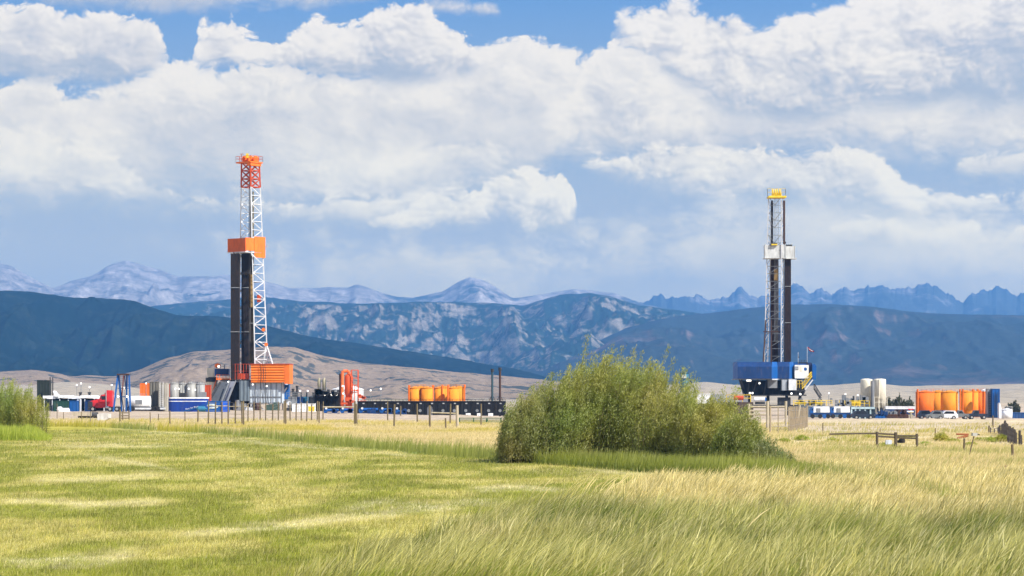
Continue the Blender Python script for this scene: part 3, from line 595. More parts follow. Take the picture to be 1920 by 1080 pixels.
# ---------------------------------------------------------------- blue rig
D2 = 547.; s2 = D2/F; zg2 = -1.5; z2 = lambda py: wz(py, D2); p2 = lambda px, py, d=0.: PT(px, py, D2+d)
R2 = empty('drilling_rig', (wx(1452, D2), D2, zg2), 'drilling rig with yellow crown, white mast and blue windwalls round its floor', 'drilling rig')
def corners2(z):
    t = (z_2b-z)/(z_2b-z_2t); t = min(1.1, max(-.1, t)); L_ = 1432+(1440-1432)*t; M = 1463+(1463-1463)*t; R_ = 1471.5+(1471-1471.5)*t
    return [Vector((wx(M, D2), D2-2, z)), Vector((wx(L_, D2), D2-1, z)), Vector((wx(L_+10, D2), D2+3, z)), Vector((wx(R_, D2), D2+2, z))]
z_2t, z_2b = z2(372), z2(680)
def lat2(z0, z1, n, mat, mat2):
    lattice(R2, corners2, z0, z1, mat, n, [(0, 3, 'z'), (1, 2, 'z')], rl=.13, rb=.075)
lat2(z2(484), z2(374), 7, paint('white_mast', (.50, .50, .52), .5, dirtamt=.5), None)
lat2(z2(682), z2(484), 14, paint('white_mast', (.50, .50, .52), .5, dirtamt=.5), None)
mb = MB()
for k in range(8):
    za, zb = z2(484-k*14), z2(484-(k+1)*14); a, b = corners2(za), corners2(zb)
    mb.bar(a[1], a[0], .06)
    if k % 3: mb.bar(b[1].lerp(b[0], .1), a[1].lerp(a[0], .5), .08); mb.bar(b[1].lerp(b[0], .95), a[1].lerp(a[0], .5), .08)
for k in range(14):
    za = z2(682-k*14); a = corners2(za); b = corners2(za+14*s2)
    mb.bar(a[1], a[0], .07)
    if k % 2 == 0: mb.bar(a[1].lerp(a[0], .15), b[1].lerp(b[0], .9), .07)
mb.build('mast_tie', GREY, R2)
mb = MB()
for px_ in (1436, 1446, 1461): mb.bar(p2(px_ - (5 if px_ == 1436 else 0), 680, -1.5), p2(px_, 600, -1.5), .2)
mb.bar(p2(1431, 622, -1.6), p2(1463, 622, -1.6), .15); mb.build('mast_lower_frame', BRN, R2)
MB().bar(p2(1447.5, 376, 1), p2(1447.5, 484, 1), .28, 6).build('guide_rail', DARK, R2)
MB().bar(p2(1470.2, 376, 1), p2(1470.2, 458, 1), .26, 6).build('guide_rail', BRN, R2)
mb = MB()
for px_ in (1452, 1454.5, 1457, 1460): mb.bar(p2(px_, 370, 0), p2(px_, 640, 0), .05)
mb.build('drilling_line', GREY, R2)
MB().box(p2(1454.5, 515), (.8, .8, 2.6)).build('travelling_block', paint('ochre_grimy', (.20, .12, .03), .6), R2)
mb = MB().box(p2(1456, 370, 0), (33*s2, 4.2, 3.2*s2)).box(p2(1456, 365, 0), (17*s2, 2.4, 5*s2)); mb.build('crown_platform', YEL, R2)
for k in range(4): MB().bar(p2(1448+k*4.3, 361, -.6), p2(1450+k*4.3, 361, -.6), .75, 14).build('crown_sheave', YEL, R2)
mb = MB(); railing(mb, [p2(1439, 368, -2), p2(1473, 368, -2), p2(1473, 368, 2), p2(1439, 368, 2), p2(1439, 368, -2)], 1.7, .055, 1.0); mb.build('crown_railing', YEL, R2)
# racking board
PB = paint('off_white_panel', (.50, .51, .50), .5, dirtamt=.5)
mb = MB().box(p2(1452.5, 471.5, -1.8), (37*s2, .12, 25*s2)); mb.box(p2(1434.3, 471.5, .3), (.12, 4.1, 25*s2)); mb.box(p2(1471, 471, .3), (.12, 4.1, 26*s2)); mb.box(p2(1452, 484.6, .3), (40*s2, 4.5, .16)); mb.build('racking_board', PB, R2)
mb = MB().box(p2(1481, 473, .2), (16*s2, .12, 23*s2)); mb.box(p2(1489, 473, 1.6), (.12, 2.8, 23*s2)); mb.box(p2(1482, 485.3, 1.6), (20*s2, 3.4, .16)); mb.build('windwall', PB, R2)
MB().box(p2(1478, 461, 1.5), (13*s2, 2, 4*s2)).bar(p2(1473, 462, 1), p2(1473, 453, 1), .12).build('board_winch', DARK, R2); MB().box(p2(1451, 458, -2), (13*s2, .5, 4*s2)).build('board_gate', DARK, R2)
MB().box(p2(1452, 458.5, -2.35), (11*s2, .15, 2.4*s2)).build('warning_plate', YEL, R2)
# blue windwall round the floor: chamfered plan and sloping upper band
def band(px0, px1, da, db, mat, name='windwall', t=678.5, m=687.5, b=710, inset=3.2):
    k = inset if px0 < 1400 else 0
    lo = [p2(px0, b, da), p2(px1, b, db), p2(px1, m, db), p2(px0, m, da)]
    up = [p2(px0, m, da), p2(px1, m, db), p2(px1 - .6, t, db+1.4), p2(px0 + k + .6, t, da+1.4)]
    off = Vector((0, .2, 0)); mb = MB()
    for q in (lo, up): mb.raw(q + [v+off for v in q], [(0,1,2,3),(7,6,5,4),(0,4,5,1),(1,5,6,2),(2,6,7,3),(3,7,4,0)])
    return mb.build(name, mat, R2)
band(1375, 1383, -2, -6.5, BLUE, inset=6); band(1383, 1447, -6.5, -6.5, BLUED, inset=0); band(1447, 1458, -6.5, -3.5, BLUE); band(1458, 1480, -3.5, -3.5, BLUED); band(1480, 1488, -3.5, 0, BLUE)  # front faces in deeper blue, chamfers brighter: shade put into the colour
mb = MB(); mb.slab([(wx(1377, D2), D2-2), (wx(1384, D2), D2-6.2), (wx(1447, D2), D2-6.2), (wx(1458, D2), D2-3.3), (wx(1480, D2), D2-3.3), (wx(1488, D2), D2), (wx(1524, D2), D2+1), (wx(1524, D2), D2+7), (wx(1377, D2), D2+7)], z2(712), z2(710.2)); mb.build('drill_floor', GREY, R2)
mb = MB().box(p2(1378, 694, 3), (.15, 9, 30*s2)); mb.box(p2(1450, 694, 7.2), (140*s2, .15, 30*s2)); mb.build('windwall', BLUE, R2)
# doghouse, right wedge
mb = MB().box(p2(1501.5, 697, 0), (26*s2, 3.4, 25*s2)); dg2 = mb.build('doghouse', paint('white_cabin', (.76, .74, .68), .5, dirt=(.4, .25, .12)), R2)
MB().box(p2(1494, 690.5, -1.72), (6*s2, .06, 6.5*s2)).build('window', GLASS, dg2)
mb = MB()
for k in range(3): mb.box(p2(1492+k*2, 690.5, -1.77), (.08, .04, 6.6*s2))
mb.box(p2(1494, 690.5, -1.8), (6*s2, .03, .08)); mb.build('window_bars', WHT, dg2)
MB().box(p2(1502, 692, -1.72), (4*s2, .06, 9*s2)).build('door', CREAM, dg2)
MB().bar(p2(1510, 692, -1.74), p2(1510, 692, -1.70), .38, 14).build('round_emblem', BLUE, dg2)
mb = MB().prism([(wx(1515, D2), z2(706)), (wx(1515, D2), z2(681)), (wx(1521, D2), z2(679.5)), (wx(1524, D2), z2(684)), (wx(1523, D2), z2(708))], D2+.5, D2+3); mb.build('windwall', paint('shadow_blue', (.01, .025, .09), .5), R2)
mb = MB().prism([(wx(1522.5, D2), z2(712)), (wx(1522.5, D2), z2(683)), (wx(1526.5, D2), z2(682)), (wx(1530, D2), z2(687)), (wx(1529, D2), z2(712))], D2-.8, D2+3); mb.build('windwall', BLUE, R2)
mb = MB().box(p2(1505, 680.5, 1), (17*s2, 2.5, 2.*s2)); railing(mb, [p2(1498, 682, -.5), p2(1513, 682, -.5)], .8, .05, .7); mb.build('roof_unit', DARK, R2)
# stairs
def stairs(a, b, wd, mat, name, yo):
    a, b = Vector(a), Vector(b); n = max(4, int(abs(a.z-b.z)/.25)); mb = MB()
    for i in range(n+1): c = a.lerp(b, i/n); mb.box((c.x, c.y+wd/2, c.z), (.32, wd, .06))
    for yy in (0, wd): o_ = Vector((0, yy, 0)); mb.bar(a+o_, b+o_, .12); mb.bar(a+o_+Vector((0, 0, 1.1)), b+o_+Vector((0, 0, 1.1)), .07); mb.bar(a+o_+Vector((0, 0, .55)), b+o_+Vector((0, 0, .55)), .05)
    for i in range(0, n+1, 4):
        for yy in (0, wd): c = a.lerp(b, i/n)+Vector((0, yy, 0)); mb.bar(c, c+Vector((0, 0, 1.1)), .05)
    return mb.build(name, mat, R2)
stairs(p2(1522, 706, -2.2), p2(1504, 729, -2.2), 1.2, YEL, 'stairs', 0)
mb = MB(); mb.bar(p2(1524, 712, -2.3), p2(1508, 733, -2.3), .16); mb.build('stair_stringer', WHT, R2)
stairs(p2(1527, 729, -3), p2(1541, 751, -3), 1.2, DARK, 'stairs', 0)
# substructure
NB = paint('near_black', (.012, .012, .013), .8)
mb = MB().prism([(wx(1398, D2), z2(741)), (wx(1390, D2), z2(713)), (wx(1500, D2), z2(713)), (wx(1509, D2), z2(733)), (wx(1505, D2), z2(741))], D2-1.5, D2+6); mb.build('substructure', NB, R2)
mb = MB()
for a, b in (((1386, 711), (1396, 738)), ((1390, 711), (1399, 744)), ((1405, 711), (1402, 742)), ((1421, 711), (1410, 742)), ((1438, 711), (1432, 742)), ((1382, 728), (1392, 728)), ((1392, 728), (1400, 741)), ((1500, 711), (1500, 742)), ((1486, 732), (1510, 732)), ((1395, 741), (1512, 741))): mb.bar(p2(*a, -3), p2(*b, -3), .2)
mb.build('substructure_frame', DARK, R2)
MB().box(p2(1448, 720, -3.2), (17*s2, 2, 15*s2)).build('equipment_panel', GREY, R2)
MB().box(p2(1470, 722, -2.6), (10*s2, 2, 20*s2)).build('equipment_panel', paint('mid_grey_panel', (.33, .36, .40), .5), R2)
MB().box(p2(1485, 721.5, -2.9), (14.5*s2, 2.4, 20*s2)).build('equipment_panel', WHT, R2)
MB().box(p2(1453, 711.5, -6.6), (10*s2, .3, 2.2*s2)).build('light_strip', WHT, R2)
mb = MB(); railing(mb, [p2(1494, 727, -3.5), p2(1504, 727, -3.5)], 1.6, .06, .5); mb.build('railing', YEL, R2)
for px_, py_ in ((1401, 713.4), (1404, 713.4), (1407, 713.4), (1424, 718.5), (1406, 737), (1411, 737), (1484, 738), (1500.5, 739)): lamp(R2, tuple(p2(px_, py_, -4)), .22)
for px_, d in ((1404, 0), (1440, 0), (1475, 0), (1500, 0), (1404, 5), (1500, 5)): MB().bar((wx(px_, D2), D2+d, zg2), p2(px_, 742, d), .45).build('substructure_leg', DARK, R2)
mb = MB().box(p2(1452, 762, 1), (105*s2, 7, 6*s2)).box(p2(1425, 752, -2), (16*s2, 3, 12*s2)).box(p2(1470, 752, -1), (22*s2, 3, 14*s2)); mb.build('base_box', DARK, R2)
mb = MB().bar(p2(1414, 749, -6), p2(1434, 749, -6), .55, 12); mb.build('accumulator_bottle', WHT, R2)
MB().box(p2(1434, 749, -5.6), (5*s2, 1.5, 7*s2)).build('motor', BLUE, R2)
# flags
def flag(px0, base, top, pts, mat, label, lbl2):
    t = empty('flag', tuple(p2(px0, base, 1)), label, 'flag'); MB().bar(p2(px0, base, 1), p2(px0, top, 1), .05).build('pole', WHT, t)
    mb = MB(); v = [p2(a, b, 1+.12*i) for i, (a, b) in enumerate(pts)]; off = Vector((.0, .05, .0)); n = len(v)
    mb.raw(v + [q+off for q in v], [tuple(range(n)), tuple(range(n, 2*n))[::-1]]+[((i+1) % n, i, n+i, n+(i+1) % n) for i in range(n)]); mb.build('cloth', mat, t); return t
fl = flag(1513.5, 681, 650, [(1513.7, 650.5), (1516, 651), (1520, 654.5), (1526.5, 658.5), (1526, 660.2), (1519, 659), (1515.5, 655)], paint('flag_red', (.45, .03, .04), .7), 'red and white striped flag blowing above the white cabin of the blue rig', '')
MB().raw([p2(1516, 653, .98), p2(1524, 658, .98), p2(1523.6, 658.9, .98), p2(1516, 654.2, .98)], [(0, 1, 2, 3)]).build('stripe', WHT, fl)
flag(1496.5, 684, 660, [(1496.5, 661), (1497.5, 666), (1499, 671.5), (1496.8, 671.5)], BLUED, 'dark blue flag hanging limp beside the striped flag on the blue rig', '')
bundle(1445.5, 1459.5, 484.5, 708, D2+4, BRN, 'brown drill pipe column inside the white mast of the blue rig', g_, 8)
bundle(1471.8, 1483.2, 484.5, 679, D2+1.0, paint('pipe_dark_red', (.026, .014, .014), .5, scale=2), 'dark drill pipe column outside the right edge of the blue rig mast', g_, 8)

# ================================================================ equipment on the two pads
SILV = paint('galvanised', (.33, .325, .30), .4, dirt=(.25, .2, .14), dirtamt=.4)
KHK = paint('khaki_corrugated', (.42, .39, .32), .6, corr=('x', .6, .06))
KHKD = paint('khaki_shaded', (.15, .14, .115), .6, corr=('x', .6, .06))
TORG = paint('tank_orange', (.72, .25, .018), .75, wear=.1, dirt=(.45, .14, .02), dirtamt=.35)
TORG2 = paint('tank_deep_orange', (.72, .15, .014), .75, wear=.1, dirt=(.4, .1, .02), dirtamt=.3)
CLOTHW = paint('white_roofing', (.80, .80, .80), .5, dirtamt=.1)
TEAL = paint('teal_paint', (.03, .17, .28), .45)
WOOD = paint('weathered_wood', (.16, .125, .07), .85, dirt=(.06, .045, .03), dirtamt=.6, scale=3)
WOODG = paint('grey_wood', (.19, .165, .13), .85, dirt=(.07, .055, .04), dirtamt=.6, scale=3)
WOODP = paint('pale_wood', (.42, .36, .26), .85, scale=3)
CONC = paint('concrete', (.55, .53, .50), .85, scale=2)
GATEG = paint('gate_green', (.03, .10, .04), .5)
def at(px, D): x = wx(px, D); return x, G(x, D)
def vtank(name, cat, px0, px1, pyt, D, mat, label, group=None, roof=.35, ladder=None, pipes=(), manway=True, cone=0, roofmat=None, rim=True, door=False):
    x = wx((px0+px1)/2, D); r = (px1-px0)*D/F/2; zb = G(x, D)-.15; h = wz(pyt, D)-zb
    t = empty(name, (x, D, zb), label, cat, group)
    mb = MB().cyl((x, D, zb), r, h, 30); mb.build('shell', mat, t, True)
    m2 = MB().cyl((x, D, zb+h+.004), r+.04, .12, 30, r+.04, top=roof if not cone else cone); m2.build('roof', roofmat or mat, t, True)
    if manway: MB().bar((x+r*.35, D-r-.1, zb+.9), (x+r*.35, D-r+.3, zb+.9), .35, 12).build('manway', DARK, t)
    for p in pipes:                                    # fill pipes down the front
        xx = wx(p, D); MB().tube([(xx, D-r*.75, zb+.3), (xx, D-r*.98, zb+.5), (xx, D-r*.98, zb+h+.55), (xx+.1, D-r*.3, zb+h+.55), (xx+.1, D-r*.3, zb+h+.1)], .16, 7).build('fill_pipe', TORG2 if 'orange' in mat.name else GREY, t)
    if ladder is not None:
        xx = wx(ladder, D); mb = MB()
        for o in (-.25, .25): mb.bar((xx+o, D-r-.15, zb), (xx+o, D-r-.15, zb+h+1), .05)
        for k in range(int(h/.4)): mb.bar((xx-.25, D-r-.15, zb+.4*k), (xx+.25, D-r-.15, zb+.4*k), .035)
        mb.build('ladder', mat if 'orange' in mat.name else DARK, t)
    if rim:
        mb = MB(); pts = [(x+r*math.cos(a), D+r*math.sin(a), zb+h+.1) for a in np.linspace(-2.6, -.5, 5)]; railing(mb, pts, .6, .03, 1.5); mb.build('roof_railing', mat, t)
    return t
def cont(name, cat, px0, px1, pyt, D, mat, label, depth=2.5, group=None, ribs=True, zb=None, lift=0., door=False, extra=None):
    x = wx((px0+px1)/2, D); w_ = (px1-px0)*D/F; zb = G(x, D)-.1 if zb is None else zb; h = wz(pyt, D)-zb-lift
    t = empty(name, (x, D, zb), label, cat, group)
    MB().box((x, D+depth/2, zb+lift+h/2), (w_, depth, h)).build('body', mat, t)
    mb = MB()
    for zz in (zb+lift+.06, zb+lift+h-.05): mb.box((x, D+depth/2, zz), (w_+.12, depth+.12, .14))
    for sx_ in (-1, 1): mb.box((x+sx_*w_/2, D, zb+lift+h/2), (.14, .12, h-.3))
    mb.build('frame', mat, t)
    if ribs:
        mb = MB(); n = max(2, round(w_/.6))
        for i in range(1, n): mb.box((x-w_/2+w_*i/n, D-.03, zb+lift+h/2), (.10, .06, h-.35))
        mb.build('side_ribs', mat, t)
    if lift:
        for sx_ in (-.4, .4): MB().box((x+sx_*w_, D+depth/2, zb+lift/2), (.3, depth*.9, lift)).build('support', DARK, t)
    return t
def light_pole(px, pyt, D, label, heads=1):
    x, z = at(px, D); t = empty('light_pole', (x, D, z), label, 'light pole', 'light poles around the drilling pads')
    MB().bar((x, D, z), (x, D, wz(pyt, D)), .055, 6).build('pole', GREY, t)
    for k in range(heads): lamp(t, (x+(k-.5*(heads-1))*.7, D-.1, wz(pyt, D)), .15, 'lamp_head')
    return t
for px_, py_, D, h_, lb in ((144, 722, 476, 1, 'leftmost of the three light poles above the white roofed shelter'), (152, 719, 474, 1, 'tallest middle light pole above the white roofed shelter'), (168, 726, 478, 1, 'light pole above the red semi truck cab'),
                   (209.5, 722, 477, 1, 'light pole just left of the blue A-frame tower'), (233, 728, 476, 1, 'light pole seen through the blue A-frame tower'), (274, 719, 470, 1, 'light pole in front of the square orange tank'),
                   (332, 729, 463, 2, 'twin headed light pole in front of the first silver tank'), (354, 729, 464, 1, 'light pole in front of the middle silver tanks'), (366, 731, 465, 1, 'light pole in front of the right silver tanks'),
                   (563, 733, 470, 1, 'light pole above the mud pumps right of the orange rig'), (577, 733, 471, 1, 'light pole just left of the twin khaki silos'),
                   (695, 732, 450, 1, 'thin light pole right of the red orange separator'), (714, 729, 450, 1, 'taller thin light pole between separator and centre orange tanks'),
                   (1554, 737.5, 505, 1, 'light pole right of the blue rig stair'), (1585, 739, 506, 1, 'light pole left of the two cream silos'), (1608, 741, 507, 1, 'short light pole touching the left cream silo')):
    light_pole(px_, py_, D, lb, h_)
# left pad ------------------------------------------------
cont('storage_tank', 'tank', 70, 92, 713, 486, paint('black_green', (.02, .03, .025), .6), 'tall blackish green tank standing behind the left willow bush', 2.5)
for px_, lb in ((94, 'thin dark exhaust stack beside the blackish tank, left one'), (99, 'thin dark exhaust stack beside the blackish tank, right one')):
    x, z = at(px_, 484); o = MB().bar((x, 484, z), (x, 484, wz(707, 484)), .13, 8, .10).box((x, 484, z+.5), (.7, .7, 1)).build('exhaust_stack', DARK); tag(o, lb, 'exhaust stack')
# long shelter
D = 462.; x0, x1 = wx(82, D), wx(206, D); zb = G(x0, D); t = empty('open_shelter', ((x0+x1)/2, D, zb), 'long low open shelter with a flat white roof left of the blue A-frame', 'shelter')
mb = MB(); n = 16
for i in range(n):
    a = x0+(x1-x0)*i/n; b = x0+(x1-x0)*(i+1)/n; za = wz(744.5+1.0*math.sin(i*1.1), D); mb.box(((a+b)/2, D+2.5, za), (b-a+.02, 6.5, .5), 0)
mb.build('roof', CLOTHW, t)
MB().box(((x0+x1)/2, D+5.6, (zb+wz(747, D))/2), (x1-x0-.5, .2, wz(748, D)-zb)).build('back_wall', paint('dark_interior_wall', (.015, .03, .05), .7), t)  # very dark wall colour carries the shade under the shelter roof
for px_ in (84, 99, 113, 129, 147, 152, 160, 178, 196, 204): x = wx(px_, D); MB().bar((x, D-.5, zb), (x, D-.5, wz(746.5, D)), .11 if px_ not in (147, 152) else .22).build('post', WHT, t)
mb = MB().prism([(wx(101, D), wz(733, D)), (wx(106, D), wz(739, D)), (wx(112, D), wz(743.5, D)), (wx(104, D), wz(743.5, D))], D-1, D+2); o = mb.build('canopy', CLOTHW); tag(o, 'small pointed white canopy on the left end of the shelter roof', 'canopy')
for px_, lb in ((149, 'small dark vent on the shelter roof, left one'), (166, 'small dark vent on the shelter roof above the red truck')):
    x = wx(px_, D); o = MB().cyl((x, D+1, wz(743, D)), .22, .5, 10).cyl((x, D+1, wz(743, D)+.5), .34, .3, 10).build('roof_vent', DARK); tag(o, lb, 'vent')
cont('shipping_container', 'container', 101, 128.5, 751.5, 459, GREEN, 'dark green container under the white shelter roof', 2.4)
cont('shipping_container', 'container', 131, 144.5, 751.5, 459.5, BLUE, 'bright blue container beside the dark green one under the shelter', 2.4)
cont('shipping_container', 'container', 160, 176, 751, 461, BLUED, 'deep blue container behind the red semi truck', 2.4)
# vehicles
def car(px, D, L, mat, label, facing=1, pickup=False, H=1.65, zb=None, group='vehicles parked on the drilling pads', cat='car'):
    x = wx(px, D); zb = G(x, D) if zb is None else zb; t = empty('parked_pickup' if pickup else 'parked_car', (x, D, zb), label, cat, group); f_ = facing; h = L/2
    prof = [(-h, .35), (-h, .85), (-h*.62, 1.0), (-h*.42, H*.97), (h*.12, H), (h*.30, 1.02), (h*.95, 1.0), (h, .85), (h, .35)] if pickup else [(-h, .35), (-h, .95), (-h*.9, 1.15), (-h*.72, H*.97), (h*.15, H), (h*.45, 1.05), (h*.95, .9), (h, .7), (h, .35)]
    if pickup: prof = [(-h, .45), (-h, 1.05), (-h*.15, 1.05), (-h*.12, H), (h*.28, H), (h*.48, 1.1), (h*.97, 1.0), (h, .8), (h, .45)]
    MB().prism([(x+f_*a, zb+b) for a, b in prof], D-.9, D+.9).build('body', mat, t)
    wp = [(-h*.68, 1.08), (-h*.60, H*.9), (h*.10, H*.92), (h*.34, 1.08)] if not pickup else [(-h*.08, 1.12), (-h*.06, H*.92), (h*.24, H*.92), (h*.38, 1.12)]
    MB().prism([(x+f_*a, zb+b) for a, b in wp], D-.915, D+.915).build('window', GLASS, t)
    for a in (-h*.62, h*.62):
        for y in (D-.92, D+.72):
            wh = MB().bar((x+a, y, zb+.36), (x+a, y+.2, zb+.36), .37, 18).build('wheel', RUBBER, t); MB().bar((x+a, y-.02, zb+.36), (x+a, y+.0, zb+.36), .2, 12).build('rim', CHROME, wh)
    MB().box((x+f_*(h+.01), D-.6, zb+.78), (.06, .3, .16)).build('headlight', CHROME, t); MB().box((x-f_*(h+.01), D-.6, zb+.85), (.06, .2, .2)).build('tail_light', RED, t)
    return t
WCAR = paint('car_white', (.78, .79, .80), .25, dirtamt=.08); GCAR = paint('car_grey', (.17, .18, .18), .3); DCAR = paint('car_navy', (.02, .03, .05), .3)
o = MB().lathe((wx(112, 452), 452, G(wx(112, 452), 452)), [(.5, 0), (.62, .4), (.45, .85), (.2, .95)], 12).build('white_sack', CLOTHW); tag(o, 'taller white bulk sack in front of the dark green container', 'sack')
o = MB().box((wx(123, 452), 452, G(wx(123, 452), 452)+.35), (1.6, 1., .7), 0, .7, .8).build('white_sack', CLOTHW); tag(o, 'flatter white bulk sack lying right of the taller white sack', 'sack')
# red semi truck: long hood to the left
D = 455.; xb = wx(171, D); zb = G(xb, D); t = empty('semi_truck', (wx(190, D), D, zb), 'red long-hood semi truck parked left of the blue A-frame tower', 'truck'); Z = lambda a: zb+a
q = lambda px: wx(px, D)
MB().prism([(q(169), Z(.7)), (q(168.2), Z(1.0)), (q(170), Z(1.95)), (q(178), Z(2.2)), (q(186), Z(2.35)), (q(190), Z(2.35)), (q(190), Z(.7))], D-1.0, D+1.0).build('hood', RED, t)
mb = MB().prism([(q(188), Z(.75)), (q(188), Z(2.35)), (q(190), Z(2.95)), (q(192), Z(3.15)), (q(200), Z(3.3)), (q(200), Z(.75))], D-1.15, D+1.15); cb = mb.build('cab', RED, t)
MB().prism([(q(189.6), Z(2.42)), (q(191), Z(3.0)), (q(192.2), Z(3.05)), (q(191.6), Z(2.42))], D-1.17, D+1.17).build('windscreen', GLASS, cb)
MB().box((q(196), D, Z(2.6)), (.75, 2.34, .7)).build('side_window', GLASS, cb)
MB().box((q(206), D, Z(2.35)), (12*D/F, 2.3, 2.9)).build('sleeper', RED, t)
MB().prism([(q(197), Z(3.3)), (q(211.5), Z(3.3)), (q(211.5), Z(4.0)), (q(202), Z(4.05))], D-1., D+1.).build('roof_fairing', RED, t)
MB().box((q(171.2), D-.2, Z(1.35)), (.9, 1.95, 1.15), 0, .92).build('grille', DARK, t); MB().box((q(177), D-1.02, Z(1.2)), (1.6, .05, .9)).build('fender', paint('red_shade', (.4, .02, .03), .35), t)
MB().box((q(168.5), D, Z(.5)), (.5, 2.3, .4)).build('bumper', DARK, t)
MB().bar((q(201), D-1.2, Z(.9)), (q(201), D-1.2, Z(4.3)), .09, 8).build('exhaust_stack', CHROME, t)
for px_ in (176, 208, 221): 
    for y in (D-1.2, D+.9): wh = MB().bar((q(px_), y, Z(.5)), (q(px_), y+.3, Z(.5)), .5, 20).build('wheel', RUBBER, t); MB().bar((q(px_), y-.03, Z(.5)), (q(px_), y, Z(.5)), .26, 14).build('rim', CHROME, wh)
MB().bar((q(200), D-1.15, Z(.75)), (q(206), D-1.15, Z(.75)), .33, 12).build('fuel_tank', CHROME, t); MB().box((q(212), D, Z(.8)), (24*D/F, .9, .3)).build('chassis', DARK, t)
for y in (-.8, .8): MB().box((q(169.6), D+y, Z(1.1)), (.3, .3, .3)).build('headlight', CHROME, t)
# blue A-frame tower
D = 450.; cz = G(wx(230, D), D); t = empty('frame_tower', (wx(230, D), D, cz), 'tall blue four-legged A-frame tower with a red brown top beam', 'tower')
for (a, b, dy) in ((215, 221, -1.5), (226, 222.5, 1.5), (234, 238, 1.5), (247, 242, -1.5)): MB().bar((wx(a, D), D+dy, cz), (wx(b, D), D, wz(703, D)), .20, 4).build('leg', BLUE, t)
for (a, b, m_) in ((223, 231, REDO), (238, 232.5, BLUED), (229, 222, BLUED)): MB().bar((wx(a, D), D+2, cz), (wx(b, D), D+.5, wz(704, D)), .11, 4).build('brace', m_, t)
MB().box((wx(231.5, D), D, wz(702, D)), (23*D/F, 1.2, 2.8*D/F)).build('top_beam', BRN, t)
mb = MB().bar((wx(217, D), D-.8, wz(744, D)), (wx(245, D), D-.8, wz(744, D)), .13).bar((wx(219, D), D+.8, wz(728, D)), (wx(243, D), D+.8, wz(728, D)), .08); mb.build('cross_beam', BLUED, t)
for px_ in (223, 240): lamp(t, (wx(px_, D), D-1, wz(743.5, D)), .2)
# square orange tank, white tanker trailer
cont('storage_tank', 'tank', 263, 280, 718.5, 484, ORG, 'square orange tank rising behind the white tanker trailer', 2.5)
D = 466.; t = empty('tanker_trailer', (wx(262, D), D, G(wx(262, D), D)), 'white tanker trailer right of the blue A-frame tower', 'trailer'); zb = t.location.z
r = (765-743)*D/F/2; mb = MB().bar((wx(236, D), D, wz(753.5, D)), (wx(282, D), D, wz(753.5, D)), r, 26); mb.build('tank', CLOTHW, t, True)
MB().box((wx(262, D), D-r-.02, wz(754, D)), (1.3, .08, .9)).build('valve_panel', GREY, t)
mb = MB().box((wx(272, D), D, wz(766, D)), (76*D/F, 2.2, .35)); mb.build('deck', WHT, t); MB().box((wx(272, D), D, zb+.45), (70*D/F, 1.6, .7)).build('chassis', DARK, t)
for px_ in (243, 250, 290, 297): MB().bar((wx(px_, D), D-1.2, zb+.48), (wx(px_, D), D-.9, zb+.48), .48, 16).build('wheel', RUBBER, t)
mb = MB(); railing(mb, [(wx(252, D), D, wz(743, D)), (wx(275, D), D, wz(743, D))], .5, .04, 1.2); mb.build('top_rail', GREY, t)
# tall khaki tanks
cont('vertical_tank', 'tank', 281, 297, 716, 470, KHKD, 'dark khaki square tower tank right of the white tanker', 3., zb=None)
t = cont('vertical_tank', 'tank', 297.3, 313, 718, 466, KHK, 'pale khaki corrugated tower tank with a ladder', 3.)
mb = MB()
for o in (-.3, .3): mb.bar((wx(303, 465.7)+o, 465.7, t.location.z), (wx(303, 465.7)+o, 465.7, wz(716, 466)), .05)
for k in range(13): mb.bar((wx(303, 465.7)-.3, 465.7, t.location.z+.4*k+.2), (wx(303, 465.7)+.3, 465.7, t.location.z+.4*k+.2), .04)
mb.build('ladder', WHT, t)
cont('storage_tank', 'tank', 313.3, 319, 720, 480, REDO, 'narrow orange tank squeezed between the khaki tower tank and the silver tanks', 2.)
for i, (a, b, tp, m_, lb) in enumerate(((319, 335, 720, SILV, 'first silver tank from the left in the row behind the blue tub'), (335.2, 350, 721, SILV, 'second silver tank from the left in the row behind the blue tub'), (350.2, 367, 720, SILV, 'third silver tank from the left in the row behind the blue tub'), (367.2, 384, 721, paint('grey_galv', (.30, .30, .29), .5), 'fourth and greyest tank in the row behind the blue tub'))):
    vtank('silver_tank', 'tank', a, b, tp, 476+(i % 2)*.6, m_, lb, 'silver tanks behind the blue tub')
cont('storage_tank', 'tank', 384.5, 394, 722, 480, REDO, 'orange tank end just left of the pipe ramp', 2.)
x = wx(376, 470); o = MB().bar((x-.2, 470, 0), (x-.2, 470, wz(719, 470)), .1).box((x+.4, 470, 1.9), (1.4, 1, 3.6)).build('control_cabinet', GREY); tag(o, 'dark grey cabinet with a thin mast in front of the third silver tank', 'cabinet')
x = wx(343, 467); o = MB().bar((x, 467, 0), (x, 467, wz(722, 467)), .1).box((x, 467, 1.8), (1.2, 1, 3.5)).build('control_cabinet', DARK); tag(o, 'black cabinet with a thin mast rising behind the blue tub', 'cabinet')
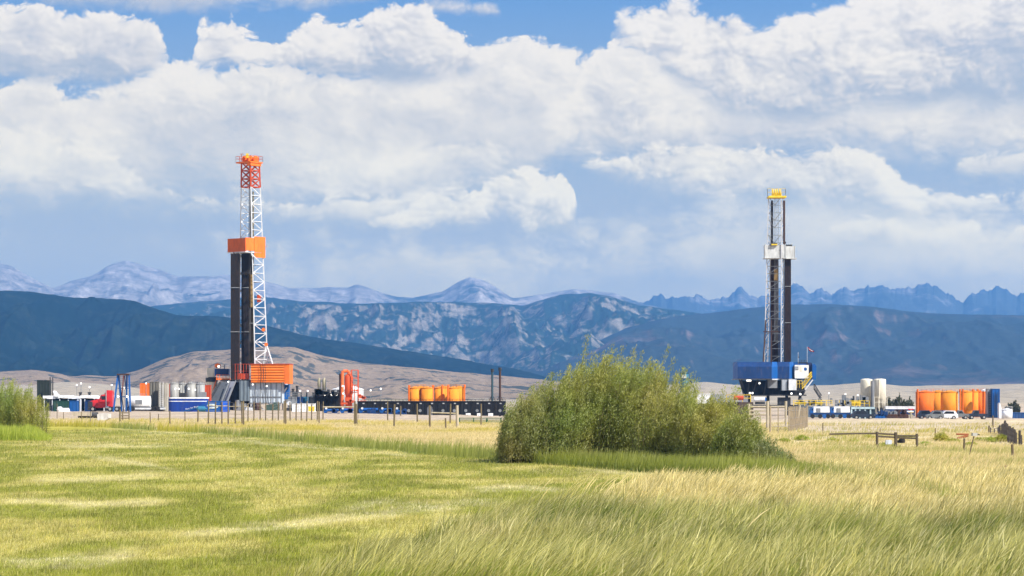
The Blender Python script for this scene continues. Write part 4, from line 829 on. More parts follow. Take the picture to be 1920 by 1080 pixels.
# blue tub with white rim
D = 452.; xc = wx(351, D); zb = G(xc, D)-.1; rx = (388-313.5)*D/F/2; t = empty('rental_tub', (xc, D, zb), 'long round-ended blue tub with white rim and slanted white lettering', 'tub')
def oval(mb, rx, ry, z0, z1, n=36): return mb.slab([(xc+math.copysign(abs(math.cos(a))**.35, math.cos(a))*rx, D+2+math.copysign(abs(math.sin(a))**.5, math.sin(a))*ry) for a in np.linspace(0, 2*math.pi, n, endpoint=False)], z0, z1)
ht = wz(747.5, D); oval(MB(), rx, 1.7, zb, ht).build('shell', paint('tub_blue', (.008, .04, .24), .35, dirtamt=.15), t); oval(MB(), rx+.06, 1.76, ht+.004, ht+.26).build('rim', CLOTHW, t)
oval(MB(), rx+.03, 1.73, ht-.55, ht-.42).build('band', CLOTHW, t)
MB().raw([PT(a, b, D+.2) for a, b in ((322, 771.5), (340, 770.5), (352, 768.5), (366, 763.5), (380, 758.5), (386.5, 757), (386.5, 759.5), (378, 762), (366, 766.5), (354, 770.5), (340, 772.5), (322, 773))], [tuple(range(12))]).build('painted_wave', BLUE, t)
def text(body, size, loc, rot, mat, parent, name='lettering', ext=.01):
    cu = bpy.data.curves.new(name, 'FONT'); cu.body = body; cu.size = size; cu.extrude = ext; cu.align_x = 'CENTER'; cu.align_y = 'CENTER'
    o = bpy.data.objects.new(name, cu); COL.objects.link(o); dg_ = bpy.context.evaluated_depsgraph_get(); me = bpy.data.meshes.new_from_object(o.evaluated_get(dg_)); bpy.data.objects.remove(o)
    me.transform(Matrix.Translation(Vector(loc)-root_of(parent).location) @ Matrix.Rotation(rot, 4, 'Y') @ Matrix.Rotation(math.radians(90), 4, 'X')); me.materials.append(mat); o = bpy.data.objects.new(name, me); COL.objects.link(o); o.parent = parent; return o
text('Rain for Rent', .46, tuple(PT(360, 764.5, D+.10)), math.radians(-13), WHT, t)
D = 449.; t2 = cont('blue_tank', 'tank', 388.5, 428, 752, D, BLUE, 'blue rectangular tank with a white swoosh below the pipe ramp', 2.5, ribs=False)
MB().raw([PT(a, b, D-.09) for a, b in ((379+10, 758.8), (395, 757), (402, 757.4), (409, 761), (409, 764), (404, 766), (390, 766), (390, 764), (403, 762.6), (402, 760.5), (396, 759.6), (389.5, 760.6))], [tuple(range(12))]).build('painted_swoosh', paint('pale_swoosh', (.55, .62, .60), .5), t2)
MB().box((wx(421, D), D-.13, wz(763, D)), (12*D/F, .1, 20*D/F)).build('end_door', paint('bright_blue', (.01, .10, .55), .4), t2)
x = wx(381, 446); o = MB().bar((x-1, 446, G(x, 446)+.55), (x+.4, 446, G(x, 446)+.55), .5, 14).bar((x-1.3, 446, G(x, 446)+.55), (x+.7, 446, G(x, 446)+.55), .2, 10).build('hose_reel', TEAL); tag(o, 'teal blue hose reel at the foot of the blue tank', 'reel')
# pumps right of the orange rig
def mud_pump(px, D, label, mat=DARK, mot=BLUED):
    x, zb = at(px, D); t = empty('mud_pump', (x, D, zb), label, 'pump', 'mud pumps right of the orange rig'); w_ = 1.9
    MB().box((x, D, zb+.3), (w_*1.3, 2.6, .6)).build('skid', DARK, t); MB().box((x, D, zb+1.7), (w_, 2.2, 2.2), 0, .85, .85).build('housing', mat, t)
    MB().bar((x-.6, D-1.3, zb+1.5), (x-.6, D+.8, zb+1.5), .42, 12).build('motor', mot, t); MB().bar((x+.5, D-.6, zb+2.6), (x+.5, D-.6, zb+3.7), .2, 8).build('exhaust', DARK, t)
    mb = MB(); railing(mb, [(x-w_*.6, D-1.4, zb+2.7), (x+w_*.6, D-1.4, zb+2.7)], .9, .05, .9); mb.build('railing', GREY, t); return t
for i, (px_, lb) in enumerate(((549, 'mud pump nearest the blue electrical box of the orange rig'), (560, 'second mud pump right of the orange rig'), (571, 'third mud pump right of the orange rig, with blue motor'), (583, 'fourth mud pump, just left of the khaki silos'))):
    mud_pump(px_, 478+i*.8, lb, [GREY, BLUED, TEAL, DARK][i], [WHT, BLUED, BLUE, BLUED][i])
for px_, tp, lb in ((549.5, 731, 'short dark exhaust stack above the first mud pump'), (557, 725.5, 'taller dark exhaust stack above the second mud pump')):
    x, zb = at(px_, 482); o = MB().bar((x, 482, zb), (x, 482, wz(tp, 482)), .22, 8).cyl((x, 482, wz(tp, 482)), .3, .25, 8).build('exhaust_stack', DARK); tag(o, lb, 'exhaust stack')
t = cont('engine_house', 'machine', 590, 641, 737, 474, NB, 'long black machinery platform under the twin khaki silos', 4)
mb = MB(); railing(mb, [PT(590, 737, 474), PT(641, 737, 474)], 1.0, .06, 1.2); mb.build('railing', GREY, t)
mb = MB()
for i in range(14): a = random.uniform(592, 640); mb.box(tuple(PT(a, random.uniform(733, 738), 473)), (random.uniform(.3, 1.2), .8, random.uniform(.4, 1.3)))
mb.build('machinery', DARK, t)
for px_ in (609, 622, 631): lamp(t, tuple(PT(px_, 740, 473)), .2)
for a, b, lb in ((595.3, 601.8, 'left one of the twin khaki silos on the black platform'), (604.5, 611.3, 'right one of the twin khaki silos on the black platform')):
    D = 476.; x = wx((a+b)/2, D); r = (b-a)*D/F/2; z0 = wz(737, D)+.02; t = empty('slim_silo', (x, D, z0), lb, 'silo', 'twin khaki silos')
    MB().lathe((x, D, z0), [(r, 0), (r, wz(712, D)-z0), (r*.5, wz(709.5, D)-z0), (r*.25, wz(708, D)-z0)], 16).build('shell', TAN, t, True); MB().bar((x+r, D-.3, z0), (x+r, D-.3, wz(711, D)), .07).build('pipe', GREY, t)
cont('water_tank', 'tank', 548.5, 590, 757, 456, CLOTHW, 'long white box tank right of the orange rig', 2.2)
x, zb = at(584, 452); o = MB().box((x, 452, zb+.5), (1.1, .9, .8)).bar((x-.6, 452, zb+.9), (x+.6, 452, zb+.9), .15, 8).build('compressor', YEL); tag(o, 'small yellow compressor in front of the long white box tank', 'compressor')
# conical roof tank, separator
vtank('round_tank', 'tank', 622, 682, 731, 490, paint('grey_tank_wall', (.40, .41, .40), .6), 'wide low grey tank with a white cone roof behind the red orange separator', None, cone=1.05, roofmat=CLOTHW, manway=False, rim=False)
D = 468.; x = wx(654, D); zb = G(x, D); t = empty('gas_separator', (x, D, zb), 'red orange upright gas separator with looping pipe and square frame', 'separator'); r = 8*D/F
MB().lathe((x, D, zb), [(r*.8, 0), (r*.8, 3.2), (r, 3.6), (r, wz(706, D)-zb), (r*.7, wz(702.5, D)-zb), (r*.3, wz(701, D)-zb)], 24).build('vessel', ORG if False else paint('separator_red', (.60, .085, .02), .45), t, True)
SR = _mats['separator_red']
MB().tube([(wx(642, D), D-.5, zb+1), (wx(642, D), D-.5, wz(699, D)), (wx(644, D), D-.5, wz(696, D)), (wx(651, D), D-.3, wz(695.5, D)), (wx(654, D), D, wz(698, D)), (wx(654, D), D, wz(702, D))], .3, 10).build('loop_pipe', paint('separator_orange', (.80, .16, .04), .45), t)
MB().bar((wx(638.5, D), D+.6, zb), (wx(638.5, D), D+.6, wz(701, D)), .35, 8).build('stack', BRN, t)
mb = MB()
for px_, dy in ((659, -.9), (671.5, -.9), (671.5, .9), (659, .9), (665, -.9)): mb.bar((wx(px_, D), D+dy, zb), (wx(px_, D), D+dy, wz(694 if px_ != 665 else 722, D)), .10)
for py_ in (694, 709, 722, 736): mb.bar((wx(659, D), D-.9, wz(py_, D)), (wx(671.5, D), D-.9, wz(py_, D)), .09); mb.bar((wx(671.5, D), D-.9, wz(py_, D)), (wx(671.5, D), D+.9, wz(py_, D)), .07)
mb.build('access_frame', SR, t)
mb = MB()
for k in range(9): mb.box((wx(random.uniform(645, 684), D), D-1, zb+random.uniform(1.5, 3.4)), (random.uniform(.3, 1.4), .8, random.uniform(.2, .8)))
mb.build('valve_manifold', SR, t)
for k in range(3): MB().bar((wx(660+k*4, D), D-1.2, wz(732, D)), (wx(663+k*4, D), D-1.2, wz(732, D)), .2, 8).build('ladder_platform' if k == 0 else 'valve', SR, t)
lamp(t, (wx(644, D), D-1, wz(738, D)), .16); lamp(t, (wx(643, D), D-1, wz(724, D)), .16)
# centre orange tanks
g_o = 'orange tanks in the centre group'
for a, b, D, pp, lb in ((767, 789.5, 480, (767,), 'first orange tank from the left in the centre group'), (789.5, 811.5, 479.4, (), 'second orange tank from the left in the centre group, widest and brightest'),
                  (814, 834, 482, (812, 829.5), 'middle orange tank between two dark pipes in the centre group'), (839.5, 861, 480, (840,), 'fourth orange tank in the centre group'), (851, 871.5, 486, (871,), 'last orange tank at the right end of the centre group'),
                  (779, 800, 487, (), 'orange tank half hidden behind the first two of the centre group'), (825, 845, 488, (), 'orange tank half hidden behind the gap of the centre group')):
    vtank('orange_tank', 'tank', a, b, 728.5 if D < 484 else 727.5, D, TORG, lb, g_o, pipes=pp, manway=False)
# row of dark tanks with lids
px_ = 670.; i = 0; D = 425.; proto = None
while px_ < 948:
    x = wx(px_+10.7, D); zb = wz(779.5, D); h = wz(752, D)-zb
    lbl = 'black box tank in the long dark row, number %d from its left end'
    if proto is None:
        proto = t = empty('frac_tank', (x, D, zb), '', 'box tank', 'long row of black box tanks')
        MB().box((x, D+3.5, zb+h/2), (2.0, 7, h)).build('shell', paint('black_tank', (.010, .011, .014), .5, dirtamt=.1), t)
        mb = MB()
        for sx_ in (-.85, -.3, .3, .85): mb.box((x+sx_, D-.04, zb+h*.5), (.07, .08, h*.9))
        mb.box((x, D-.05, zb+h-.1), (2.05, .12, .14)); mb.box((x, D-.05, zb+.12), (2.05, .12, .14)); mb.build('end_frame', NB, t)
        MB().box((x+.1, D-.1, zb+h-.42), (.34, .06, .2)).build('number_plate', paint('plate_grey', (.35, .36, .37), .5), t)
        MB().bar((x, D-.12, zb+.9), (x, D, zb+.9), .28, 12).build('manway', GREY, t)
        mb = MB(); railing(mb, [(x-.95, D+.2, zb+h), (x+.95, D+.2, zb+h)], .35, .03, .6); mb.build('railing', NB, t)
    else:
        t = copy_tree(proto); t.location = (x, D, zb)
    i += 1; px_ += 21.4
    t['label'] = ['leftmost black box tank of the long dark row, below the separator'][0] if i == 1 else \
        {2: 'black box tank of the long dark row, second from its left end', 3: 'black box tank directly below the taller thin light pole', 4: 'black box tank fourth from the left end of the dark row', 5: 'black box tank just left of the centre orange tanks',
         6: 'black box tank below the first centre orange tank', 7: 'black box tank below the second centre orange tank', 8: 'black box tank below the middle centre orange tank', 9: 'black box tank below the fourth centre orange tank',
         10: 'black box tank just right of the centre orange tanks', 11: 'black box tank between the centre orange tanks and the two thin stacks', 12: 'black box tank below the teal topped stack', 13: 'last black box tank at the right end, below the brown stack'}[i]
for j, (a, lb) in enumerate(((875, 'white numbered plate leaning low on the dark tank row, left one'), (896, 'white numbered plate leaning low on the dark tank row, middle one'), (917, 'white numbered plate leaning low on the dark tank row, right one'))):
    o = MB().box(tuple(PT(a+3, 777.5, 424)), (9*D/F, .12, 5.5*D/F)).box(tuple(PT(a+3, 777.5, 423.9)), (2*D/F, .14, 4*D/F)).build('white_plate', CLOTHW); tag(o, lb, 'plate', 'white plates along the dark tank row')
o = MB().box(tuple(PT(806, 771.5, 419)), (9*D/F, 1.6, 15*D/F)).box(tuple(PT(806, 763.6, 419)), (6*D/F, .8, .3)).build('crate', paint('dull_grey_crate', (.12, .12, .13), .6)); tag(o, 'dull grey crate standing in front of the dark tank row', 'crate')
def skid(px0, px1, pyt, D, label, mat=BLUED):
    x = wx((px0+px1)/2, D); w_ = (px1-px0)*D/F; zb = wz(778.5, D); h = wz(pyt, D)-zb; t = empty('pump_skid', (x, D, zb), label, 'pump skid', 'blue pump skids in front of the dark tank row')
    MB().box((x, D, zb+.25), (w_, 2, .4)).build('skid', mat, t); MB().bar((x-w_*.42, D, zb+h*.72), (x+w_*.42, D, zb+h*.72), h*.22, 12).build('pipe', BLUE, t)
    for k in range(max(2, int(w_/1.4))):
        xx = x-w_*.42+k*1.4; MB().bar((xx, D-.8, zb+.8), (xx, D+.8, zb+.8), .38, 12).build('motor', [BLUE, mat, TEAL][k % 3], t)
    MB().box((x+w_*.2, D-.4, zb+h*.5), (.8, .8, h*.8)).build('cabinet', mat, t); MB().bar((x-w_*.35, D-1, zb+1.2), (x-w_*.35, D-.9, zb+1.2), .2, 10).build('gauge', WHT, t); return t
for a, b, tp, lb in ((608, 637, 766, 'blue pump skid at the left, under the black machinery platform'), (640, 664, 765, 'blue pump skid below the red orange separator'), (674, 712, 764, 'large blue pump skid with pale gauge right of the double fence posts'), (714, 736, 764.5, 'blue pump skid left of the single tall fence post'), (742, 762, 769, 'last and smallest blue pump skid in front of the dark tank row')): skid(a, b, tp, 418, lb)
for px_, tp, m_, lb in ((923, 691.5, paint('stack_teal', (.03, .07, .09), .5), 'thin dark stack with a teal upper half right of the orange tanks'), (937.5, 689, BRN, 'thicker brown stack just left of the big willow')):
    D = 440.; x, zb = at(px_, D); t = empty('flare_stack', (x, D, zb), lb, 'stack'); MB().bar((x, D, zb), (x, D, wz(tp+6, D)), .2, 10).build('pipe', m_, t); MB().bar((x, D, wz(tp+6, D)), (x, D, wz(tp, D)), .3, 10).build('flare_tip', DARK, t)
    mb = MB(); [mb.bar((x+a, D+b, zb), (x, D, wz(740, D)), .05) for a, b in ((-2, 1), (2, 1), (0, -2))]; mb.build('stay', DARK, t)
# right pad ----------------------------------------------
D = 520.; x = wx(1283, D); zb = G(x, D); t = empty('teal_separator', (x, D, zb), 'teal cylinder vessel with a domed top behind the big willow', 'separator'); r = 8.3*D/F
MB().lathe((x, D, zb), [(r, 0), (r, wz(702, D)-zb), (r*.9, wz(699.5, D)-zb), (r*.5, wz(698, D)-zb)], 22).build('vessel', TEAL, t, True)
for py_ in (700.5, 711, 725, 739): MB().cyl((x, D, wz(py_, D)), r+.1, .22, 22).build('band', paint('teal_dark', (.015, .07, .12), .5), t)
MB().box((x-.1, D-r, wz(706, D)), (1.0, .1, .7)).build('name_plate', WHT, t); mb = MB(); mb.bar((wx(1292, D), D, wz(709, D)), (wx(1304, D), D, wz(733, D)), .12); mb.bar((wx(1294, D), D, wz(712, D)), (wx(1294, D), D, zb), .09); mb.build('drain_pipe', DARK, t)
t = cont('long_trailer', 'trailer', 1296, 1402, 738.5, 545, CLOTHW, 'very long low white trailer left of the blue rig', 2.5, zb=1.2); 
MB().box((wx(1350, 545), 546, .1), (100*545/F, 2, 2.2)).build('chassis', DARK, t)
t = cont('mud_tank', 'tank', 1362, 1412, 754, 500, paint('mud_tank_brown', (.10, .07, .05), .6), 'brown mud tank with yellow handrails left under the blue rig', 2.5)
mb = MB(); railing(mb, [PT(1362, 754, 500), PT(1407.5, 754, 500)], 1.5, .09, 1.6); mb.build('railing', YEL, t); MB().bar(PT(1376, 746, 499), PT(1394, 746, 499), .45, 10).build('pipe', REDO, t)
t = cont('mud_tank', 'tank', 1488, 1596, 762, 498, paint('slate_tank', (.10, .14, .17), .5), 'long slate blue mud tank with yellow handrails right of the blue rig', 3)
mb = MB(); railing(mb, [PT(1488, 761, 498), PT(1560, 761, 498)], 1.15, .07, 1.2); mb.build('railing', YEL, t)
mb = MB()
for a, b in ((1490, 1512), (1530, 1543)): mb.box(tuple(PT((a+b)/2, 756, 498.1)), ((b-a)*.11, .08, 4.2*.11))
mb.build('toe_board', paint('faded_yellow', (.55, .45, .06), .6), t)
mb = MB()
for i in range(26): a = random.uniform(1496, 1594); mb.box(tuple(PT(a, random.uniform(751, 761), 499.5)), (random.uniform(.2, 1.1), .8, random.uniform(.4, 1.6)))
mb.build('shaker_units', GREY, t)
t = cont('mud_tank', 'tank', 1574, 1634, 763, 502, paint('blue_grey_tank', (.16, .24, .30), .5), 'pale blue grey mud tank with bright yellow panels below the cream silos', 3)
mb = MB(); mb.box(tuple(PT(1594, 756.5, 502)), (40*.111, .1, 8*.111)); mb.build('yellow_panel', YEL, t)
mb = MB(); [mb.box(tuple(PT(a, 756.5, 501.9)), (2*.11, .1, 3*.11)) for a in (1588, 1594, 1606)]; mb.build('vent', DARK, t)
mb = MB(); railing(mb, [PT(1574, 762, 501.5), PT(1630, 762, 501.5)], 1.2, .07, 1.); mb.build('railing', YEL, t)
mb = MB()
for i in range(20): a = random.uniform(1576, 1628); mb.box(tuple(PT(a, random.uniform(747, 757), 504)), (random.uniform(.2, 1.), .8, random.uniform(.5, 2.2)))
mb.build('machinery', GREY, t)
# pump trucks
def pump_truck(px0, px1, D, label, m1=CLOTHW, m2=BLUE):
    x = wx((px0+px1)/2, D); w_ = (px1-px0)*D/F; zb = G(x, D)+.05; t = empty('pump_truck', (x, D, zb), label, 'truck', 'white and blue pump trucks on the right pad')
    MB().box((x, D, zb+.9), (w_*.95, 2.2, .35)).build('chassis', BLUED, t); MB().box((x+w_*.06, D, zb+1.75), (w_*.8, 2.1, 1.15), 0, .96).build('body', m1, t); MB().box((x-w_*.1, D-1.1, zb+1.6), (w_*.2, .1, .8)).build('side_panel', GREY, t)
    mb = MB().prism([(x-w_/2, zb+.6), (x-w_/2, zb+1.5), (x-w_*.44, zb+2.1), (x-w_*.34, zb+2.1), (x-w_*.34, zb+.6)], D-1.05, D+1.05); cb = mb.build('cab', m2, t); MB().box((x-w_*.40, D, zb+1.75), (w_*.06, 2.14, .4)).build('window', GLASS, cb)
    for k in (-.38, -.02, .2, .38): MB().bar((x+w_*k, D-1.15, zb+.42), (x+w_*k, D-.85, zb+.42), .42, 14).build('wheel', m2 if k == .2 else RUBBER, t)
    return t
pump_truck(1518, 1556, 472, 'white and blue pump truck just right of the slatted snow fence'); pump_truck(1556, 1594, 473, 'second white and blue pump truck left of the teal framed skid')
D = 474.; t = cont('equipment_skid', 'skid', 1596, 1640, 765, D, paint('dark_bay', (.02, .035, .05), .6), 'dark open skid with a pale teal frame below the cream silos', 2.4, ribs=False)
PTL = paint('pale_teal', (.40, .52, .55), .5)
mb = MB()
for a in (1596.5, 1604, 1612, 1622, 1632): mb.box((wx(a, D), D-.1, (wz(765, D)+wz(785, D))/2), (.28, .16, 20*D/F))
mb.box((wx(1618, D), D-.12, wz(765, D)), (44*D/F, .3, .4)); mb.build('frame_post', PTL, t)
car(1618, 462, 4.4, DCAR, 'dark blue car parked in front of the dark open skid', 1)
for a, b, D, lb in ((1613.5, 1635, 512, 'left one of the two tall cream silos'), (1637.5, 1661, 509, 'right one of the two tall cream silos')):
    x = wx((a+b)/2, D); r = (b-a)*D/F/2; zb = G(x, D); t = empty('cream_silo', (x, D, zb), lb, 'silo', 'tall cream silos')
    MB().lathe((x, D, zb), [(r, 2.0), (r, wz(713, D)-zb), (r*.93, wz(711, D)-zb), (r*.35, wz(710, D)-zb)], 30).build('shell', CREAM, t, True)
    MB().lathe((x, D, zb), [(r*.3, .8), (r*.98, 2.0), (r*.98, 2.01)], 20).build('hopper', GREY, t)
    for k in range(4): an = math.pi/4+k*math.pi/2; MB().bar((x+r*.9*math.cos(an), D+r*.9*math.sin(an), zb), (x+r*.9*math.cos(an), D+r*.9*math.sin(an), zb+3), .16).build('leg', CREAM, t)
    mb = MB(); railing(mb, [(x-r, D-r-.3, zb+1.8), (x+r, D-r-.3, zb+1.8)], 2.4, .07, .9); mb.build('guard_frame', CREAM, t)
    MB().bar((x-r*.2 if a > 1630 else x+r*.9, D-r*.98, zb+1), (x-r*.2 if a > 1630 else x+r*.9, D-r*.98, wz(711, D)), .1).build('fill_pipe', CREAM, t)
x, zb = at(1636.3, 507); o = MB().bar((x, 507, zb), (x, 507, wz(714, 507)), .35, 8).build('silo_riser', GREY); tag(o, 'grey riser pipe standing between the two cream silos', 'pipe')
t = cont('flat_trailer', 'trailer', 1661, 1716, 762, 505, CLOTHW, 'white topped low trailer between cream silos and right orange tanks', 2.5, zb=wz(767, 505)); MB().box((wx(1688, 505), 506, wz(774, 505)), (54*505/F, 2.3, 13*505/F)).build('undercarriage', BLUED, t)
random.seed(5)
for i, (a, b, tp, m_, lb) in enumerate(((1640, 1662, 772, BLUED, 'deep blue machine block left of the brown pump frame'), (1660, 1682, 771, GREY, 'grey brown pump frame, left of two'), (1681, 1703, 769, BRN, 'rusty brown pump frame near the orange tanks'))):
    D = 478.+i; t = cont('pump_unit', 'pump', a, b, 777, D, paint('rust_brown', (.12, .055, .03), .7) if i else BLUED, lb, 2.2, ribs=False)
    mb = MB()
    for k in range(16): mb.box((wx(random.uniform(a, b), D), D+random.uniform(0, 1.5), wz(random.uniform(tp, 780), D)), (random.uniform(.2, .9), .7, random.uniform(.2, .9)))
    mb.build('machinery', m_, t)
    for k in range(3): MB().bar((wx(a+4+k*6, D), D-.4, wz(783, D)), (wx(a+4+k*6, D), D-.1, wz(783, D)), .38, 14).build('flywheel', BRN if i else BLUE, t)
x, zb = at(1708, 476); t = empty('valve_tree', (x, 476, zb), 'pale valve stack at the left foot of the right orange tanks', 'valve stack'); MB().bar((x, 476, zb), (x, 476, wz(768, 476)), .16, 8).build('pipe', TAN, t)
for k in range(3): MB().bar((x-.5, 476, zb+.6+k*.6), (x+.5, 476, zb+.6+k*.6), .14, 8).build('valve', [TAN, YEL, RED][k], t)
MB().box((wx(1707, 476), 476.3, wz(771.5, 476)), (12*476/F, 1, .25)).build('cover_plate', CLOTHW, t)
# right orange tanks
g_t = 'orange tanks on the right pad'
for a, b, D, m_, pp, lb in ((1717, 1751.5, 492, TORG2, (1718,), 'leftmost and reddest orange tank on the right pad'), (1764, 1796, 491, TORG, (1797.5,), 'widest yellow orange tank on the right pad, second of the front row'),
                      (1746, 1771, 500, TORG, (), 'shaded orange tank behind the two front tanks of the right pad'), (1799, 1823, 499, TORG, (1803,), 'orange tank right of the widest one on the right pad'), (1816, 1834, 503, TORG, (1823,), 'fifth orange tank from the left on the right pad'),
                      (1830, 1845, 507, TORG2, (1832, 1843.5), 'narrow looking orange tank sixth from the left on the right pad'), (1838, 1854, 511, TORG2, (1852,), 'last orange tank, beside the deep blue tower tank')):
    vtank('orange_tank', 'tank', a, b, 735.5 if D > 495 else 736, D, m_, lb, g_t, pipes=pp, manway=False)
D = 497.; x = wx(1846, D); o = MB().cyl((x, D-1, wz(734, D)), .9, .25, 16, .9, .35).build('tank_hatch', CLOTHW); tag(o, 'pale hatch cover on top of the rightmost orange tanks', 'hatch')
for a, b, tp, D, m_, lb in ((1861.5, 1874, 729, 488, BLUE, 'deep blue tower tank right of the orange tanks'), (1852, 1861, 729, 490, GREY, 'grey ladder tower between orange tanks and blue tower tank')):
    t = cont('tower_tank' if m_ is BLUE else 'ladder_tower', 'tank' if m_ is BLUE else 'ladder tower', a, b, tp, D, m_ if m_ is BLUE else paint('pale_tower', (.30, .31, .33), .5), lb, 2.4, ribs=True)
    mb = MB(); xx = wx((a+b)/2, D)
    for o in (-.3, .3): mb.bar((xx+o, D-.2, t.location.z), (xx+o, D-.2, wz(tp+6, D)), .06)
    for k in range(14): mb.bar((xx-.3, D-.2, t.location.z+.35*k+.2), (xx+.3, D-.2, t.location.z+.35*k+.2), .05)
    mb.build('ladder', DARK, t)
vtank('white_tank', 'tank', 1878, 1898, 769, 476, CLOTHW, 'low white round tank right of the deep blue tower tank', roof=.3, manway=False)
o = MB().prism([(wx(1873.5, 480), wz(786, 480)), (wx(1873.5, 480), wz(757, 480)), (wx(1875, 480), wz(755, 480)), (wx(1879, 480), wz(770, 480)), (wx(1880, 480), wz(786, 480))], 480, 481.5).build('tarpaulin_tent', CLOTHW); tag(o, 'narrow pointed white tent leaning on the deep blue tower tank', 'tent')
cont('shipping_container', 'container', 1899.5, 1945, 773.5, 478, paint('mid_blue', (.02, .07, .2), .5), 'blue container cut off by the right edge of the photo', 2.4)
for px_, D, L, m_, fc, pk, lb in ((1738, 462, 3.6, DCAR, 1, False, 'dark car left of the grey one below the orange tanks'), (1752, 455, 3.3, GCAR, -1, False, 'round backed grey car below the orange tanks'), (1774, 457, 4.2, WCAR, -1, False, 'white car below the widest orange tank'),
                             (1765, 464, 3.2, DCAR, 1, False, 'dark car behind the white car'), (1798, 460, 3.6, GCAR, 1, True, 'grey pickup right of the white car'), (1832, 462, 3.8, DCAR, -1, True, 'dark pickup below the rightmost orange tanks')):
    car(px_, D, L, m_, lb, fc, pk, 1.7, cat='pickup' if pk else 'car')

# ================================================================ fences, gates, small things in the field
def foot(px, py, mx=400.):
    D = CAMZ*F/(py-HOR)
    for _ in range(30): D = min(mx, .5*D + .5*(CAMZ-G(wx(px, D), D))*F/(py-HOR))
    return wx(px, D), D, G(wx(px, D), D)
def post(px, pyt, pyb, label, w=.11, mat=WOOD, group='weathered fence posts in the dry grass', lean=0., n=7):
    x, D, z = foot(px, pyb); zt = wz(pyt, D); mb = MB(); k = random.uniform(-.05, .05)
    p0, p1, p2_, = Vector((x, D, z-.2)), Vector((x+k*.5+lean*.5*D/F, D, (z+zt)/2)), Vector((x+k+lean*D/F, D, zt))
    mb.bar(p0, p1, w, n, w*.93); mb.bar(p1, p2_, w*.93, n, w*.85)
    o = mb.build('fence_post', mat); tag(o, label, 'fence post', group); return p2_, p0
near = [(390.5, 751.5, 797), (403.5, 753, 796.5), (416, 753, 798), (428, 751, 797), (441, 753, 797), (454, 753, 797), (457, 751.5, 799), (465, 756, 792), (476, 753, 790), (488, 753, 789), (498, 755, 789), (511, 758, 790), (522, 753, 789), (533, 752, 796), (536, 751, 798), (544, 754, 789), (555, 756, 791), (565, 754, 790), (575, 752, 792), (584, 757, 790), (595, 752, 790), (598.5, 753, 795), (605.5, 752.5, 787)]
refs = {390.5: 'in front of the blue tank', 403.5: 'below the white swoosh of the blue tank', 416: 'left of the bright blue tank end', 428: 'at the right end of the blue tank', 441: 'in front of the black pipe stands', 454: 'left one of the close pair before the orange rig', 457: 'right one of the close pair before the orange rig', 465: 'left of the rusty reel under the orange rig', 476: 'in front of the rusty reel', 488: 'right of the rusty reel', 498: 'under the left part of the pale sheeting', 511: 'under the middle of the pale sheeting', 522: 'under the right part of the pale sheeting', 533: 'left one of the pair right of the pale sheeting', 536: 'right one of the pair right of the pale sheeting', 544: 'just left of the long white box tank', 555: 'in front of the left end of the white box tank', 565: 'in front of the white box tank, second', 575: 'in front of the white box tank, third', 584: 'beside the yellow compressor', 595: 'left one of the pair under the khaki silos', 598.5: 'right one of the pair under the khaki silos', 605.5: 'under the right khaki silo'}
tops = []
for a, b, c in near: tops.append(post(a, b, c, 'tall thin fence post ' + refs[a], .085))
for a, b, c, w_, lb in ((107, 757, 785, .05, 'thin stake left of the white sacks'), (119, 772, 787, .05, 'thin stake below the white sacks'), (153, 772, 790, .05, 'thin stake in front of the dark culvert, left one'), (169, 771, 793, .05, 'thin stake in front of the dark culvert, right one'), (225, 768, 792, .12, 'stout dark post at the left of the low rail gate'), (230, 771, 790, .09, 'post second from left at the low rail gate'), (242, 769, 789, .08, 'post at the right of the low rail gate'), (282, 773, 795, .06, 'short thin post below the khaki tower tank'), (297, 776, 790, .06, 'short thin post below the ladder of the pale khaki tower tank'), (318.5, 770, 797, .09, 'post at the left end of the blue tub'), (347, 771, 792, .07, 'short post below the white lettering of the blue tub'), (371, 769, 793, .10, 'dark post with a pale cap below the blue tub'),
                  (665, 752, 797, .11, 'left one of the stout post pair below the separator'), (668.5, 757, 798, .13, 'right one of the stout post pair below the separator'), (673, 777, 785, .1, 'stubby post beside the stout pair'), (727, 753, 790, .09, 'tall post between pump skids'), (739, 758, 802, .10, 'nearer tall post left of the centre orange tanks'), (751, 761, 779, .12, 'short reddish post beside the grey crate'), (782.5, 757, 793, .09, 'tall post below the second centre orange tank'), (806, 760, 803, .11, 'nearer tall post below the middle orange tanks'), (836, 784, 805, .09, 'short post between the rail bay and the centre'), (844, 757, 797, .09, 'tall post below the fourth centre orange tank'), (857.5, 760, 802, .16, 'thick pale gate post at the left end of the green gate'), (902, 757, 799, .08, 'tall post behind the green gate'),
                  (1543, 793, 812, .05, 'thin stake right of the snow fence, nearer'), (1650, 803, 815, .04, 'thin stake above the rail fence'), (1753.5, 803, 820, .05, 'thin stake left of the round yellow bush'), (1807.5, 822, 850, .07, 'dark upright post beside the rusty pipe'), (1899.5, 833, 862, .08, 'nearest dark post at the right edge below the slat fence'), (1854, 798, 814, .08, 'post left of the dark slat fence'), (1862, 779, 802, .08, 'post rising above the dark slat fence')):
    post(a, b, c, lb, w_, WOODP if a in (857.5, 673) else WOOD)
def rails(name, pts, label, cat, mat, r=.07, posts=(), group=None):
    t = empty(name, tuple(pts[0][0]), label, cat, group)
    for p, q in pts: MB().bar(p, q, r, 5).build('rail', mat, t)
    for p, q, rr in posts: MB().bar(p, q, rr, 7, rr*.9).build('post', mat, t)
    return t
def rl(px0, px1, py, D, py1=None): return (PT(px0, py, D), PT(px1, py if py1 is None else py1, D))
rails('wooden_rail', [rl(605.5, 665, 763, 300)], 'long pale horizontal rail between the khaki silo posts and the stout pair', 'rail', WOODP, .08)
